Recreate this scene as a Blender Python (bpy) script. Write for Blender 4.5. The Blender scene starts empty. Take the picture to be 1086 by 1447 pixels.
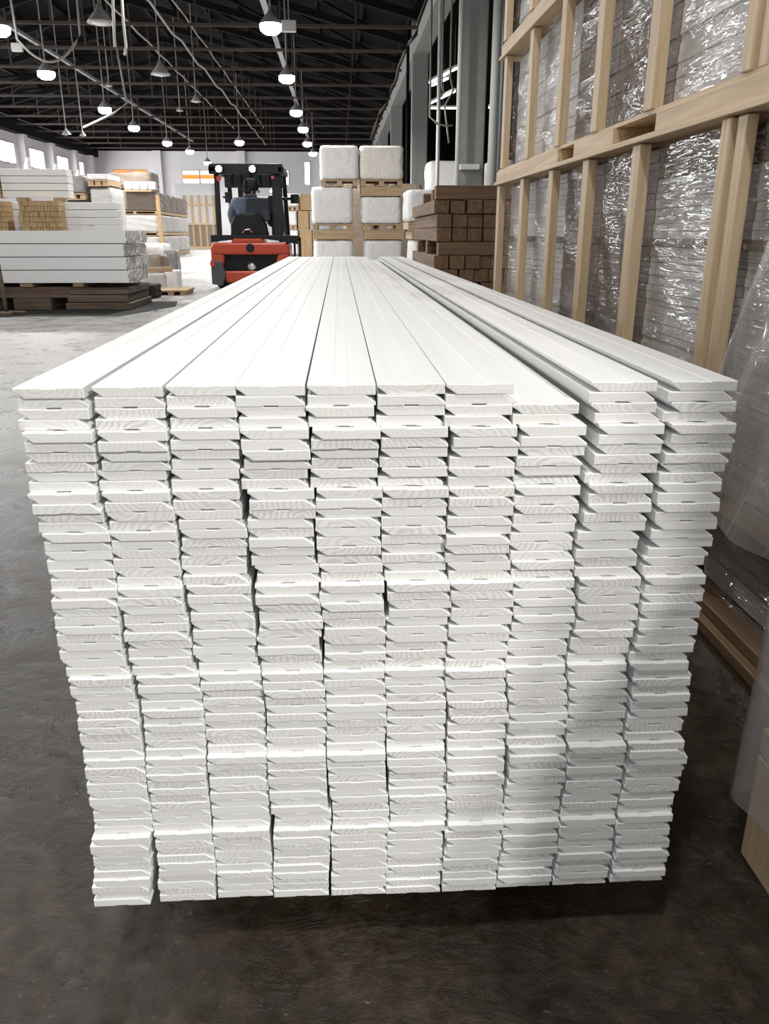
import bpy, bmesh, math, random
from mathutils import Vector, Matrix

random.seed(7)
PI = math.pi
scene = bpy.context.scene
COL = scene.collection

# ------------------------------------------------------------------ camera, world, light, exposure
cam_data = bpy.data.cameras.new('camera')
cam = bpy.data.objects.new('camera', cam_data)
COL.objects.link(cam)
CAM_F, CAM_YAW, CAM_PITCH = 1133.576, 0.05361, 0.33486
cam_data.sensor_fit = 'VERTICAL'
cam_data.sensor_height = 36.0
cam_data.lens = CAM_F * 36.0 / 1447.0
cam_data.clip_start = 0.02
cam_data.clip_end = 300
cam.location = (0, 0, 1.0)
cam.rotation_euler = (PI / 2 - CAM_PITCH, 0, -CAM_YAW)
scene.camera = cam

scene.view_settings.view_transform = 'Standard'
scene.view_settings.look = 'None'
scene.view_settings.exposure = 0.0
scene.view_settings.gamma = 1.0
scene.view_settings.use_curve_mapping = False
scene.cycles.use_denoising = True
scene.cycles.max_bounces = 8
scene.cycles.transparent_max_bounces = 16

world = bpy.data.worlds.new('world')
scene.world = world
world.use_nodes = True
world.node_tree.nodes['Background'].inputs[0].default_value = (0.9, 0.95, 1.0, 1)
world.node_tree.nodes['Background'].inputs[1].default_value = 0.55

DOOR_POWER = 62
WINDOW_POWER = 3000
LAMP_POWER = 1800
BAY_LAMP_POWER = 680


def area(name, loc, target, sx, sy, power, color=(1, 1, 1)):
    d = bpy.data.lights.new(name, 'AREA')
    d.shape = 'RECTANGLE'
    d.size, d.size_y, d.energy, d.color = sx, sy, power, color
    o = bpy.data.objects.new(name, d)
    COL.objects.link(o)
    o.location = loc
    o.rotation_euler = (Vector(target) - Vector(loc)).to_track_quat('-Z', 'Y').to_euler()
    return o


# daylight of the loading door behind the photographer, and of the window rows
area('door_daylight', (-2.2, -5.5, 3.2), (0.0, 1.2, 0.5), 4.0, 3.2, DOOR_POWER, (1.0, 0.975, 0.94))
area('side_daylight', (-17.7, 41, 5.2), (-6, 41, 0), 44, 1.4, WINDOW_POWER, (0.96, 0.98, 1.0))

# bare lamp of the loading bay, behind the photographer on the right
bl = bpy.data.lights.new('bay_lamp', 'POINT')
bl.energy, bl.shadow_soft_size, bl.color = BAY_LAMP_POWER, 0.06, (1.0, 0.985, 0.95)
blo = bpy.data.objects.new('bay_lamp', bl)
COL.objects.link(blo)
blo.location = (2.1, -2.4, 3.2)

# the lamp rows go on above and behind the photographer
for lx, ly, lp in ((-1.85, 14.3, 0.45), (-1.85, 7.8, 0.36), (-0.8, -0.8, 0.33), (-9.75, 14.3, 0.9), (-9.75, 7.8, 0.2)):
    if True:
        ld = bpy.data.lights.new('row_light', 'SPOT')
        ld.energy, ld.spot_size, ld.spot_blend, ld.shadow_soft_size, ld.color = LAMP_POWER * lp, math.radians(165), 0.5, 0.22, (1.0, 0.98, 0.95)
        lo = bpy.data.objects.new('row_light', ld)
        COL.objects.link(lo)
        lo.location = (lx, ly, 6.2)


# ------------------------------------------------------------------ helpers
def at(px, py, Y):
    """World point at distance Y on the line of sight through a pixel of the 1086x1447 photograph."""
    cp, sp, cy, sy = math.cos(CAM_PITCH), math.sin(CAM_PITCH), math.cos(CAM_YAW), math.sin(CAM_YAW)
    f = Vector((sy * cp, cy * cp, -sp)); r = Vector((cy, -sy, 0)); d = f.cross(r)
    v = f + r * ((px - 543) / CAM_F) + d * ((py - 723.5) / CAM_F)
    return Vector((0, 0, 1.0)) + v * (Y / v.y)


class MB:
    """Collects shapes and links them as ONE mesh object."""
    def __init__(self):
        self.v, self.f, self.m = [], [], []

    def add(self, verts, faces, mi=0):
        k = len(self.v)
        self.v += [tuple(p) for p in verts]
        self.f += [tuple(i + k for i in fc) for fc in faces]
        self.m += [mi] * len(faces)
        return self

    def hexa(self, p, mi=0):
        return self.add(p, [(0, 3, 2, 1), (4, 5, 6, 7), (0, 1, 5, 4), (1, 2, 6, 5), (2, 3, 7, 6), (3, 0, 4, 7)], mi)

    def box(self, x0, x1, y0, y1, z0, z1, mi=0):
        return self.hexa([(x0, y0, z0), (x1, y0, z0), (x1, y1, z0), (x0, y1, z0),
                          (x0, y0, z1), (x1, y0, z1), (x1, y1, z1), (x0, y1, z1)], mi)

    def bar(self, p0, p1, w, h, mi=0, up=(0, 0, 1)):
        p0, p1, up = Vector(p0), Vector(p1), Vector(up)
        d = (p1 - p0).normalized()
        if abs(d.dot(up)) > 0.98:
            up = Vector((0, 1, 0))
        s = d.cross(up).normalized()
        u = s.cross(d).normalized()
        s, u = s * w / 2, u * h / 2
        return self.hexa([p0 - s - u, p0 + s - u, p1 + s - u, p1 - s - u, p0 - s + u, p0 + s + u, p1 + s + u, p1 - s + u], mi)

    def tube(self, path, r, n=8, mi=0, caps=True):
        path = [Vector(p) for p in path]
        rings = []
        for i, p in enumerate(path):
            d = (path[min(i + 1, len(path) - 1)] - path[max(i - 1, 0)]).normalized()
            a = Vector((0, 0, 1)) if abs(d.z) < 0.9 else Vector((1, 0, 0))
            s = d.cross(a).normalized(); u = s.cross(d)
            rr = r[i] if isinstance(r, (list, tuple)) else r
            rings.append([p + (s * math.cos(2 * PI * k / n) + u * math.sin(2 * PI * k / n)) * rr for k in range(n)])
        v = [q for g in rings for q in g]
        f = []
        for i in range(len(path) - 1):
            for k in range(n):
                a, b = i * n + k, i * n + (k + 1) % n
                f.append((a, b, b + n, a + n))
        if caps:
            f.append(tuple(reversed(range(n))))
            f.append(tuple(range(len(v) - n, len(v))))
        return self.add(v, f, mi)

    def lathe(self, prof, c=(0, 0, 0), axis='z', n=24, mi=0):
        """prof: list of (radius, height)."""
        v, f = [], []
        for r, h in prof:
            for k in range(n):
                a = 2 * PI * k / n
                x, y = r * math.cos(a), r * math.sin(a)
                p = {'z': (x, y, h), 'x': (h, x, y), 'y': (x, h, y)}[axis]
                v.append((p[0] + c[0], p[1] + c[1], p[2] + c[2]))
        for i in range(len(prof) - 1):
            for k in range(n):
                a, b = i * n + k, i * n + (k + 1) % n
                f.append((a, b, b + n, a + n))
        f.append(tuple(reversed(range(n))))
        f.append(tuple(range(len(v) - n, len(v))))
        return self.add(v, f, mi)

    def prism(self, poly, a, b, axis='y', mi=0):
        """poly in (x, z) pushed along y, or (y, z) pushed along x, or (x, y) pushed along z."""
        g = {'y': lambda p, t: (p[0], t, p[1]), 'x': lambda p, t: (t, p[0], p[1]), 'z': lambda p, t: (p[0], p[1], t)}[axis]
        n = len(poly)
        v = [g(p, a) for p in poly] + [g(p, b) for p in poly]
        f = [tuple(range(n)), tuple(reversed(range(n, 2 * n)))]
        for i in range(n):
            j = (i + 1) % n
            f.append((i, i + n, j + n, j))
        return self.add(v, f, mi)

    def grid(self, fn, nu, nv, mi=0):
        v = [fn(i / nu, j / nv) for j in range(nv + 1) for i in range(nu + 1)]
        f = [(j * (nu + 1) + i, j * (nu + 1) + i + 1, (j + 1) * (nu + 1) + i + 1, (j + 1) * (nu + 1) + i)
             for j in range(nv) for i in range(nu)]
        return self.add(v, f, mi)

    def build(self, name, mats, parent=None, smooth=False, bevel=0, seg=2, fix=True):
        me = bpy.data.meshes.new(name)
        me.from_pydata(self.v, [], self.f)
        for m in (mats if isinstance(mats, (list, tuple)) else [mats]):
            me.materials.append(m)
        for p, mi in zip(me.polygons, self.m):
            p.material_index = mi
            p.use_smooth = smooth
        if fix:
            bm = bmesh.new(); bm.from_mesh(me)
            bmesh.ops.recalc_face_normals(bm, faces=bm.faces)
            bm.to_mesh(me); bm.free()
        me.update()
        o = bpy.data.objects.new(name, me)
        COL.objects.link(o)
        if parent is not None:
            o.parent = parent
        if bevel:
            b = o.modifiers.new('bevel', 'BEVEL')
            b.width = bevel; b.segments = seg; b.limit_method = 'ANGLE'; b.angle_limit = 0.6
        return o


def tag(o, label=None, cat=None, group=None, kind=None):
    if label: o['label'] = label
    if cat: o['category'] = cat
    if group: o['group'] = group
    if kind: o['kind'] = kind
    return o


def thing(name, label, cat, loc=(0, 0, 0), rz=0.0, group=None):
    o = bpy.data.objects.new(name, None)
    o.empty_display_size = 0.1
    COL.objects.link(o)
    o.location = loc
    o.rotation_euler = (0, 0, rz)
    return tag(o, label, cat, group)


def struct(name, mb, mat, **k):
    return tag(mb.build(name, mat, **k), kind='structure')


def copy_tree(o, parent=None, loc=None, rz=None, label=None, group=None):
    c = o.copy()
    COL.objects.link(c)
    if parent is not None:
        c.parent = parent
    for ch in list(o.children):
        copy_tree(ch, c)
    if loc is not None: c.location = loc
    if rz is not None: c.rotation_euler = (0, 0, rz)
    return tag(c, label, None, group)


ORD = ['', 'first', 'second', 'third', 'fourth', 'fifth', 'sixth', 'seventh', 'eighth', 'ninth', 'tenth', 'eleventh',
       'twelfth', 'thirteenth', 'fourteenth', 'fifteenth', 'sixteenth', 'seventeenth', 'eighteenth', 'nineteenth',
       'twentieth', 'twenty-first', 'twenty-second', 'twenty-third', 'twenty-fourth', 'twenty-fifth', 'twenty-sixth',
       'twenty-seventh', 'twenty-eighth', 'twenty-ninth', 'thirtieth']


# ------------------------------------------------------------------ materials
class NT:
    """Small node-tree writer."""
    def __init__(self, name):
        self.mat = bpy.data.materials.new(name)
        self.mat.use_nodes = True
        self.t = self.mat.node_tree
        self.t.nodes.clear()
        self.out = self.n('ShaderNodeOutputMaterial')

    def n(self, typ, **k):
        o = self.t.nodes.new(typ)
        for a, b in k.items():
            if a == 'i':
                for s, v in b.items():
                    if hasattr(v, 'is_output'):
                        self.t.links.new(v, o.inputs[s])
                    else:
                        o.inputs[s].default_value = v
            else:
                setattr(o, a, b)
        return o

    def noise(self, vec, scale, detail=4, rough=0.55, dist=0.0):
        return self.n('ShaderNodeTexNoise', i={'Vector': vec, 'Scale': scale, 'Detail': detail, 'Roughness': rough, 'Distortion': dist})

    def ramp(self, fac, stops):
        r = self.n('ShaderNodeValToRGB', i={'Fac': fac})
        e = r.color_ramp.elements
        while len(e) < len(stops): e.new(0.5)
        for k, (p, c) in zip(e, stops):
            k.position = p
            k.color = tuple(c) + (1,) if hasattr(c, '__len__') else (c, c, c, 1)
        return r.outputs['Color']

    def math(self, op, a, b=0.0, clamp=False):
        return self.n('ShaderNodeMath', operation=op, use_clamp=clamp, i={0: a, 1: b}).outputs[0]

    def mapping(self, vec, scale=(1, 1, 1), rot=(0, 0, 0), loc=(0, 0, 0)):
        return self.n('ShaderNodeMapping', i={'Vector': vec, 'Scale': scale, 'Rotation': rot, 'Location': loc}).outputs[0]

    def mix(self, fac, a, b):
        m = self.n('ShaderNodeMix', data_type='RGBA')
        for s, v in ((0, fac), (6, a), (7, b)):
            if hasattr(v, 'is_output'): self.t.links.new(v, m.inputs[s])
            else: m.inputs[s].default_value = v if s == 0 else tuple(v) + (1,)
        return m.outputs[2]

    def bump(self, h, strength=0.3, dist=0.01):
        return self.n('ShaderNodeBump', i={'Height': h, 'Strength': strength, 'Distance': dist}).outputs[0]

    def bsdf(self, color, rough=0.5, metal=0.0, normal=None, **k):
        i = {'Base Color': color if hasattr(color, 'is_output') else tuple(color) + (1,), 'Roughness': rough, 'Metallic': metal}
        if normal is not None: i['Normal'] = normal
        i.update(k)
        return self.n('ShaderNodeBsdfPrincipled', i=i).outputs[0]

    def done(self, sh):
        self.t.links.new(sh, self.out.inputs['Surface'])
        return self.mat


def obj_co(t): return t.n('ShaderNodeTexCoord').outputs['Object']


def world_co(t): return t.n('ShaderNodeNewGeometry').outputs['Position']


def m_plain(name, col, rough=0.5, metal=0.0, var=0.08, scale=6.0, bump=0.0, spec=0.5):
    t = NT(name)
    co = obj_co(t)
    n = t.noise(co, scale).outputs['Fac']
    rnd = t.n('ShaderNodeObjectInfo').outputs['Random']
    f = t.math('ADD', t.math('MULTIPLY', n, 0.8), t.math('MULTIPLY', rnd, 0.3))
    c = t.mix(f, [x * (1 - var) for x in col], [min(1, x * (1 + var)) for x in col])
    nm = t.bump(n, bump, 0.01) if bump else None
    return t.done(t.bsdf(c, rough, metal, nm, **{'Specular IOR Level': spec}))


def m_emit(name, col, strength):
    t = NT(name)
    return t.done(t.n('ShaderNodeEmission', i={'Color': tuple(col) + (1,), 'Strength': strength}).outputs[0])


def m_wood(name, a, b, axis='y', rough=0.55, scale=1.0, knots=True):
    t = NT(name)
    co = obj_co(t)
    info = t.n('ShaderNodeObjectInfo').outputs['Random']
    isl = t.n('ShaderNodeNewGeometry').outputs['Random Per Island']
    sh = t.n('ShaderNodeCombineXYZ', i={0: t.math('MULTIPLY', info, 31.0), 1: t.math('MULTIPLY', isl, 17.0), 2: 0.0}).outputs[0]
    co = t.n('ShaderNodeVectorMath', operation='ADD', i={0: co, 1: sh}).outputs[0]
    s = {'x': (0.6, 14, 14), 'y': (14, 0.6, 14), 'z': (14, 14, 0.6)}[axis]
    co = t.mapping(co, tuple(k * scale for k in s))
    g = t.noise(co, 2.2, 6, 0.6, 0.8).outputs['Fac']
    fine = t.noise(co, 9.0, 3, 0.5).outputs['Fac']
    f = t.math('ADD', t.math('MULTIPLY', g, 0.75), t.math('MULTIPLY', fine, 0.25))
    f = t.math('ADD', f, t.math('MULTIPLY', t.math('SUBTRACT', isl, 0.5), 0.12))
    c = t.ramp(f, [(0.3, tuple(b)), (0.62, tuple(a))])
    return t.done(t.bsdf(c, rough, 0, t.bump(g, 0.15, 0.004)))


def m_board_end():
    """Pale raw end grain: faint year rings whose centre differs from board to board."""
    t = NT('white_end_grain')
    uv = t.n('ShaderNodeUVMap', uv_map='end').outputs[0]
    info = t.n('ShaderNodeObjectInfo').outputs['Random']
    isl = t.n('ShaderNodeNewGeometry').outputs['Random Per Island']
    seed = t.math('ADD', t.math('MULTIPLY', info, 57.3), t.math('MULTIPLY', isl, 91.7))
    rnd = t.n('ShaderNodeTexWhiteNoise', noise_dimensions='1D', i={'W': seed})
    sep = t.n('ShaderNodeSeparateColor', i={0: rnd.outputs['Color']}).outputs
    u = t.n('ShaderNodeSeparateXYZ', i={0: uv}).outputs
    cx = t.math('SUBTRACT', u[0], t.math('MULTIPLY', sep[0], 0.08))
    cz = t.math('ADD', u[1], t.math('MULTIPLY', t.math('SUBTRACT', sep[1], 0.5), 0.09))
    p = t.n('ShaderNodeCombineXYZ', i={0: cx, 1: cz, 2: seed}).outputs[0]
    wob = t.noise(t.n('ShaderNodeCombineXYZ', i={0: u[0], 1: t.math('MULTIPLY', u[1], 2.0), 2: seed}).outputs[0], 26, 2).outputs['Fac']
    d = t.math('SQRT', t.math('ADD', t.math('MULTIPLY', cx, cx), t.math('MULTIPLY', cz, cz)))
    d = t.math('ADD', d, t.math('MULTIPLY', wob, 0.022))
    ring = t.math('SINE', t.math('MULTIPLY', d, 2 * PI / 0.0066))
    ring = t.math('MULTIPLY', t.math('POWER', t.math('MULTIPLY', t.math('ADD', ring, 1.0), 0.5), 2.0), 1.0)
    strength = t.math('MULTIPLY', ring, t.math('ADD', 0.10, t.math('MULTIPLY', t.math('POWER', sep[2], 1.8), 0.75)))
    tone = t.mix(sep[1], (0.69, 0.675, 0.645), (0.75, 0.74, 0.715))
    c = t.mix(t.math('MULTIPLY', strength, 1.0, True), tone, (0.54, 0.515, 0.475))
    fib = t.noise(p, 260, 2).outputs['Fac']
    return t.done(t.bsdf(c, 0.75, 0, t.bump(t.math('ADD', ring, fib), 0.12, 0.0006)))


def m_white_paint():
    t = NT('white_paint')
    co = t.mapping(obj_co(t), (40, 1.2, 40))
    n = t.noise(co, 2.0, 3).outputs['Fac']
    c = t.mix(n, (0.83, 0.83, 0.825), (0.88, 0.88, 0.875))
    return t.done(t.bsdf(c, t.math('ADD', 0.42, t.math('MULTIPLY', n, 0.2)), 0, t.bump(n, 0.05, 0.002), **{'Specular IOR Level': 0.35}))


def m_floor():
    t = NT('polished_concrete')
    co = world_co(t)
    big = t.noise(co, 0.55, 6, 0.62, 0.6).outputs['Fac']
    mid = t.noise(co, 3.5, 8, 0.65, 0.4).outputs['Fac']
    fine = t.noise(co, 24, 7, 0.75, 0.6).outputs['Fac']
    scr = t.noise(t.mapping(co, (1.0, 2.2, 1), (0, 0, 0.6)), 9.0, 7, 0.7, 2.5).outputs['Fac']
    sep = t.n('ShaderNodeSeparateXYZ', i={0: co}).outputs
    # dark brown floor around the bundle, paler grey in the lanes beyond it
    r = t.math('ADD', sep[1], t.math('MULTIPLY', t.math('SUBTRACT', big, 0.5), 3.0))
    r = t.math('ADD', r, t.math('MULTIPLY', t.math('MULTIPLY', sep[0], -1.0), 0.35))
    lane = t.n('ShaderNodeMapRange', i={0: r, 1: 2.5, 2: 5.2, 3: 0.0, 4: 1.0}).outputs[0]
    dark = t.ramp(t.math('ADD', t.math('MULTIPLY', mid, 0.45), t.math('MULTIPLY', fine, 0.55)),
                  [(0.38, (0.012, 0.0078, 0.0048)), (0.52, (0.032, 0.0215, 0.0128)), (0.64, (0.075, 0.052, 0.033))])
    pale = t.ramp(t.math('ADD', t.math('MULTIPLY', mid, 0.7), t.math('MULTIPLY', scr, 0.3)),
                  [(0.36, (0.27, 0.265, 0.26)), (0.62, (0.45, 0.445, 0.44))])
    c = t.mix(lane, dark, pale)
    speck = t.ramp(t.noise(t.mapping(co, (1, 2.5, 1), (0, 0, 0.8)), 60, 3).outputs['Fac'], [(0.66, 0.0), (0.74, 1.0)])
    c = t.mix(t.math('MULTIPLY', speck, 0.35), c, (0.35, 0.30, 0.24))
    rough = t.n('ShaderNodeMapRange', i={0: t.math('ADD', mid, t.math('MULTIPLY', fine, 0.6)), 1: 0.6, 2: 1.0, 3: 0.16, 4: 0.55}).outputs[0]
    h = t.math('ADD', t.math('MULTIPLY', mid, 1.0), t.math('ADD', t.math('MULTIPLY', scr, 0.5), t.math('MULTIPLY', fine, 0.8)))
    return t.done(t.bsdf(c, rough, 0, t.bump(h, 0.75, 0.011), **{'Specular IOR Level': 0.45}))


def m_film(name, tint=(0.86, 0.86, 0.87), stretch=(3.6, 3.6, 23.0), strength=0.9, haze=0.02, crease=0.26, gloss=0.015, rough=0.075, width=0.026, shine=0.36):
    """Stretch film: mostly see-through; its narrow creases are glossy, with whitening and painted highlights in their colour."""
    t = NT(name)
    co = world_co(t)
    a = t.noise(t.mapping(co, stretch, (0.10, 0, 0)), 1.5, 3, 0.55, 0.4).outputs['Fac']
    b = t.noise(t.mapping(co, tuple(k * 1.7 for k in stretch), (0.22, 0, 0)), 1.5, 2, 0.5, 0.6).outputs['Fac']
    big = t.noise(co, 5.0, 2).outputs['Fac']
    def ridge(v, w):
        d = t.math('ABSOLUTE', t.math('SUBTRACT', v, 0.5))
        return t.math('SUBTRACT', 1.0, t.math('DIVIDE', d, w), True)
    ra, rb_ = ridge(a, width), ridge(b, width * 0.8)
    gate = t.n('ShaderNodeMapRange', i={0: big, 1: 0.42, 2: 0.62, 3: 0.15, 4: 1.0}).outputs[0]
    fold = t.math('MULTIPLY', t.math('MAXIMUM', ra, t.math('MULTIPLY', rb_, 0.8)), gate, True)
    h = t.math('ADD', t.math('MULTIPLY', fold, 0.35), t.math('MULTIPLY', a, 0.4))
    nm = t.bump(h, strength, 0.03)
    gl = t.n('ShaderNodeBsdfGlossy', i={'Color': (1, 1, 1, 1), 'Roughness': rough, 'Normal': nm}).outputs[0]
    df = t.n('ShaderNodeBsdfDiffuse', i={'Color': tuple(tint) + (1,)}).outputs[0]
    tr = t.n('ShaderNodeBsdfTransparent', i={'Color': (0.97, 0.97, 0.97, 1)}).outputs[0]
    s = t.n('ShaderNodeMixShader', i={0: t.math('ADD', haze, t.math('MULTIPLY', t.math('POWER', fold, 1.5), crease), True), 1: tr, 2: df}).outputs[0]  # diffuse streaks along creases: film whitening plus painted lamp highlights
    fr = t.n('ShaderNodeFresnel', i={'IOR': 1.28}).outputs[0]
    f = t.math('ADD', t.math('MULTIPLY', fr, 0.16), t.math('ADD', gloss, t.math('MULTIPLY', fold, shine)), True)
    return t.done(t.n('ShaderNodeMixShader', i={0: f, 1: s, 2: gl}).outputs[0])


def m_wrapped(name, col, var=0.1, rough=0.30, scale=3.4, strength=0.4):
    """Opaque goods under tight milky film."""
    t = NT(name)
    co = obj_co(t)
    a = t.noise(co, scale, 4, 0.6, 2.0).outputs['Fac']
    b = t.noise(t.mapping(co, (1, 1, 4)), scale * 2, 3, 0.5, 1.5).outputs['Fac']
    rnd = t.n('ShaderNodeObjectInfo').outputs['Random']
    c = t.mix(t.math('ADD', t.math('MULTIPLY', a, 0.8), t.math('MULTIPLY', rnd, 0.3)), [x * (1 - var) for x in col], [min(0.95, x * (1 + var)) for x in col])
    return t.done(t.bsdf(c, rough, 0, t.bump(t.math('ADD', a, t.math('MULTIPLY', b, 0.5)), strength, 0.08)))


M = {}
M['paint'] = m_white_paint()
M['end'] = m_board_end()
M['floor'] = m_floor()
M['pine'] = m_wood('pale_pine', (0.68, 0.51, 0.32), (0.46, 0.31, 0.17), 'y')
M['pine_z'] = m_wood('pale_pine_upright', (0.70, 0.54, 0.35), (0.47, 0.33, 0.19), 'z')
M['pine_x'] = m_wood('pale_pine_cross', (0.55, 0.40, 0.24), (0.34, 0.22, 0.12), 'x')
M['timber'] = m_wood('brown_timber', (0.25, 0.145, 0.075), (0.085, 0.047, 0.025), 'y', 0.7)
M['timber_x'] = m_wood('brown_timber_cross', (0.25, 0.145, 0.075), (0.085, 0.047, 0.025), 'x', 0.7)
M['dark_timber'] = m_wood('old_dark_timber', (0.16, 0.115, 0.08), (0.05, 0.034, 0.024), 'x', 0.7)
M['shaded_rail_wood'] = m_wood('amber_rail_wood_shaded', (0.17, 0.10, 0.048), (0.09, 0.052, 0.025), 'y')  # amber wood darkened so its colour carries the shade on the crate rails
M['lumber'] = m_wood('stacked_lumber', (0.52, 0.36, 0.19), (0.30, 0.19, 0.09), 'z', 0.7)
M['concrete'] = m_plain('grey_concrete', (0.27, 0.273, 0.262), 0.8, 0, 0.22, 3.0, 0.2)
M['wall'] = m_plain('painted_wall', (0.84, 0.81, 0.82), 0.85, 0, 0.08, 0.6)
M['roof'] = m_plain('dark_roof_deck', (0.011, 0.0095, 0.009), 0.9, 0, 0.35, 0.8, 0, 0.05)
M['steel'] = m_plain('rusty_roof_steel', (0.07, 0.055, 0.047), 0.7, 0, 0.25, 3.0, 0, 0.15)
M['dark_steel'] = m_plain('dark_roof_steel', (0.008, 0.0075, 0.0075), 0.8, 0, 0.2, 3.0, 0, 0.1)
M['grey_metal'] = m_plain('grey_painted_metal', (0.32, 0.33, 0.33), 0.45, 0.3, 0.1)
M['white_pipe'] = m_plain('white_pipe', (0.66, 0.65, 0.62), 0.45, 0, 0.06)
M['cable'] = m_plain('grey_cable', (0.30, 0.28, 0.26), 0.6)
M['shade'] = m_plain('lamp_shade_metal', (0.42, 0.41, 0.40), 0.45, 0.3, 0.1)
M['pane'] = m_emit('daylit_pane', (1.0, 1.0, 1.0), 6.0)
M['orange_pane'] = m_emit('orange_lit_pane', (1.0, 0.20, 0.04), 2.2)
M['bulb'] = m_emit('lit_lamp', (0.97, 0.98, 1.0), 60.0)
M['tube'] = m_emit('lit_tube', (1.0, 1.0, 1.0), 3.0)
M['frame'] = m_plain('window_frame', (0.55, 0.50, 0.50), 0.6)
M['white_pack'] = m_plain('white_board_pack', (0.79, 0.79, 0.785), 0.5, 0, 0.04, 3.0)
M['pack_end'] = m_plain('pale_pack_end', (0.70, 0.69, 0.68), 0.6, 0, 0.2, 14.0)
M['wrap_white'] = m_wrapped('white_wrapped_goods', (0.82, 0.81, 0.80), 0.06)
M['wrap_cream'] = m_wrapped('cream_wrapped_goods', (0.80, 0.75, 0.68), 0.06)
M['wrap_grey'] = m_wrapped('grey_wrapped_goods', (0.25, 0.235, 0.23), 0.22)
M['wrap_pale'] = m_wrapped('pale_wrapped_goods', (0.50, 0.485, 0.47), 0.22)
M['wrap_brown'] = m_wrapped('brown_wrapped_goods', (0.21, 0.165, 0.13), 0.25)
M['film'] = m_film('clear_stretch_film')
M['loose_film'] = m_film('loose_milky_film', (0.60, 0.575, 0.56), (4.5, 4.5, 1.3), 0.45, 0.36, 0.45, 0.02, 0.2, 0.022, 0.10)
M['orange'] = m_plain('orange_red_paint', (0.46, 0.055, 0.018), 0.28, 0, 0.06)
M['black'] = m_plain('black_paint', (0.009, 0.009, 0.010), 0.45, 0, 0.2, 6, 0, 0.3)
M['dark_grey'] = m_plain('charcoal_plastic', (0.06, 0.065, 0.072), 0.5, 0, 0.1)
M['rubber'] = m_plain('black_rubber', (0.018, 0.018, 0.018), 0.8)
M['red_lens'] = m_plain('red_lens', (0.62, 0.05, 0.03), 0.2)
M['chrome'] = m_plain('bright_metal', (0.6, 0.6, 0.6), 0.25, 0.9)
M['skin'] = m_plain('skin', (0.42, 0.22, 0.15), 0.55)
M['jacket'] = m_plain('blue_grey_jacket', (0.115, 0.145, 0.20), 0.85, 0, 0.2, 9.0, 0.3)
M['jacket_dark'] = m_plain('dark_jacket_panel', (0.045, 0.05, 0.06), 0.85, 0, 0.2, 9.0, 0.3)
M['knit'] = m_plain('black_knit', (0.012, 0.012, 0.014), 0.9)
M['sheet'] = m_plain('pale_sheet', (0.68, 0.67, 0.655), 0.5, 0, 0.1)


# ------------------------------------------------------------------ the setting: hall shell
XL, XR, YB, EAVE, RIDGE_X, RIDGE_Z = -18.2, 2.75, 66.0, 6.9, -8.1, 9.6
FAR_X = 17.0

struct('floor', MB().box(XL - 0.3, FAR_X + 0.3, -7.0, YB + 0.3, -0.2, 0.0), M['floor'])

# left wall with its high windows cut out
win_y = [(42.4, 45.8), (47.2, 50.6), (52.0, 55.4), (56.8, 60.1), (61.4, 63.6)]
WZ0, WZ1 = 4.62, 5.82
w = MB()
w.box(XL - 0.3, XL, -7, YB, 0, WZ0).box(XL - 0.3, XL, -7, YB, WZ1, EAVE + 0.3)
edge = -7
for a, b in win_y:
    w.box(XL - 0.3, XL, edge, a, WZ0, WZ1)
    edge = b
w.box(XL - 0.3, XL, edge, YB, WZ0, WZ1)
struct('wall_left', w, M['wall'])
for i, (a, b) in enumerate(win_y):
    f = MB()
    f.box(XL - 0.2, XL + 0.02, a, b, WZ0, WZ0 + 0.08).box(XL - 0.2, XL + 0.02, a, b, WZ1 - 0.08, WZ1)
    for k in range(4):
        y = a + (b - a - 0.08) * k / 3
        f.box(XL - 0.2, XL + 0.02, y, y + 0.08, WZ0 + 0.08, WZ1 - 0.08)
    fr = struct('window_%d' % (i + 1), f, M['frame'])
    MB().box(XL - 0.17, XL - 0.15, a + 0.02, b - 0.02, WZ0 + 0.02, WZ1 - 0.02).build('window_pane', M['pane'], fr)
for i, y in enumerate((41.2, 46.5, 51.3, 56.1, 60.75, 64.6)):
    struct('trim_%d' % (i + 1), MB().box(XL, XL + 0.45, y - 0.3, y + 0.3, 0, EAVE - 0.6), M['wall'])

# back wall: window openings given in world x, z
bw = []
for x0, x1, y0, y1 in ((160, 183, 239, 247), (185, 208, 239, 247), (258, 281.5, 240.5, 260), (283, 308, 240.5, 260),
                       (354, 368, 256, 264), (400, 408, 240, 262), (430, 438, 228, 262)):
    a, b = at(x0, y1, YB), at(x1, y0, YB)
    bw.append((a.x, b.x, a.z, b.z))
xs = sorted(set([XL - 0.3, XR] + [q for b in bw for q in b[:2]]))
w = MB()
for a, b in zip(xs, xs[1:]):
    hole = [q for q in bw if q[0] <= a + 1e-6 and q[1] >= b - 1e-6]
    if hole:
        w.box(a, b, YB, YB + 0.3, 0, hole[0][2]).box(a, b, YB, YB + 0.3, hole[0][3], EAVE - 0.15)
    else:
        w.box(a, b, YB, YB + 0.3, 0, EAVE - 0.15)
struct('wall_back', w, M['wall'])
struct('wall_gable', MB().box(XL - 0.3, XR, YB - 0.05, YB + 0.3, EAVE - 0.15, RIDGE_Z + 0.3), M['roof'])
struct('trim_30', MB().box(XL, XL + 0.5, -7, YB - 0.06, EAVE - 0.6, EAVE + 0.05), M['dark_steel'])
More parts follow.
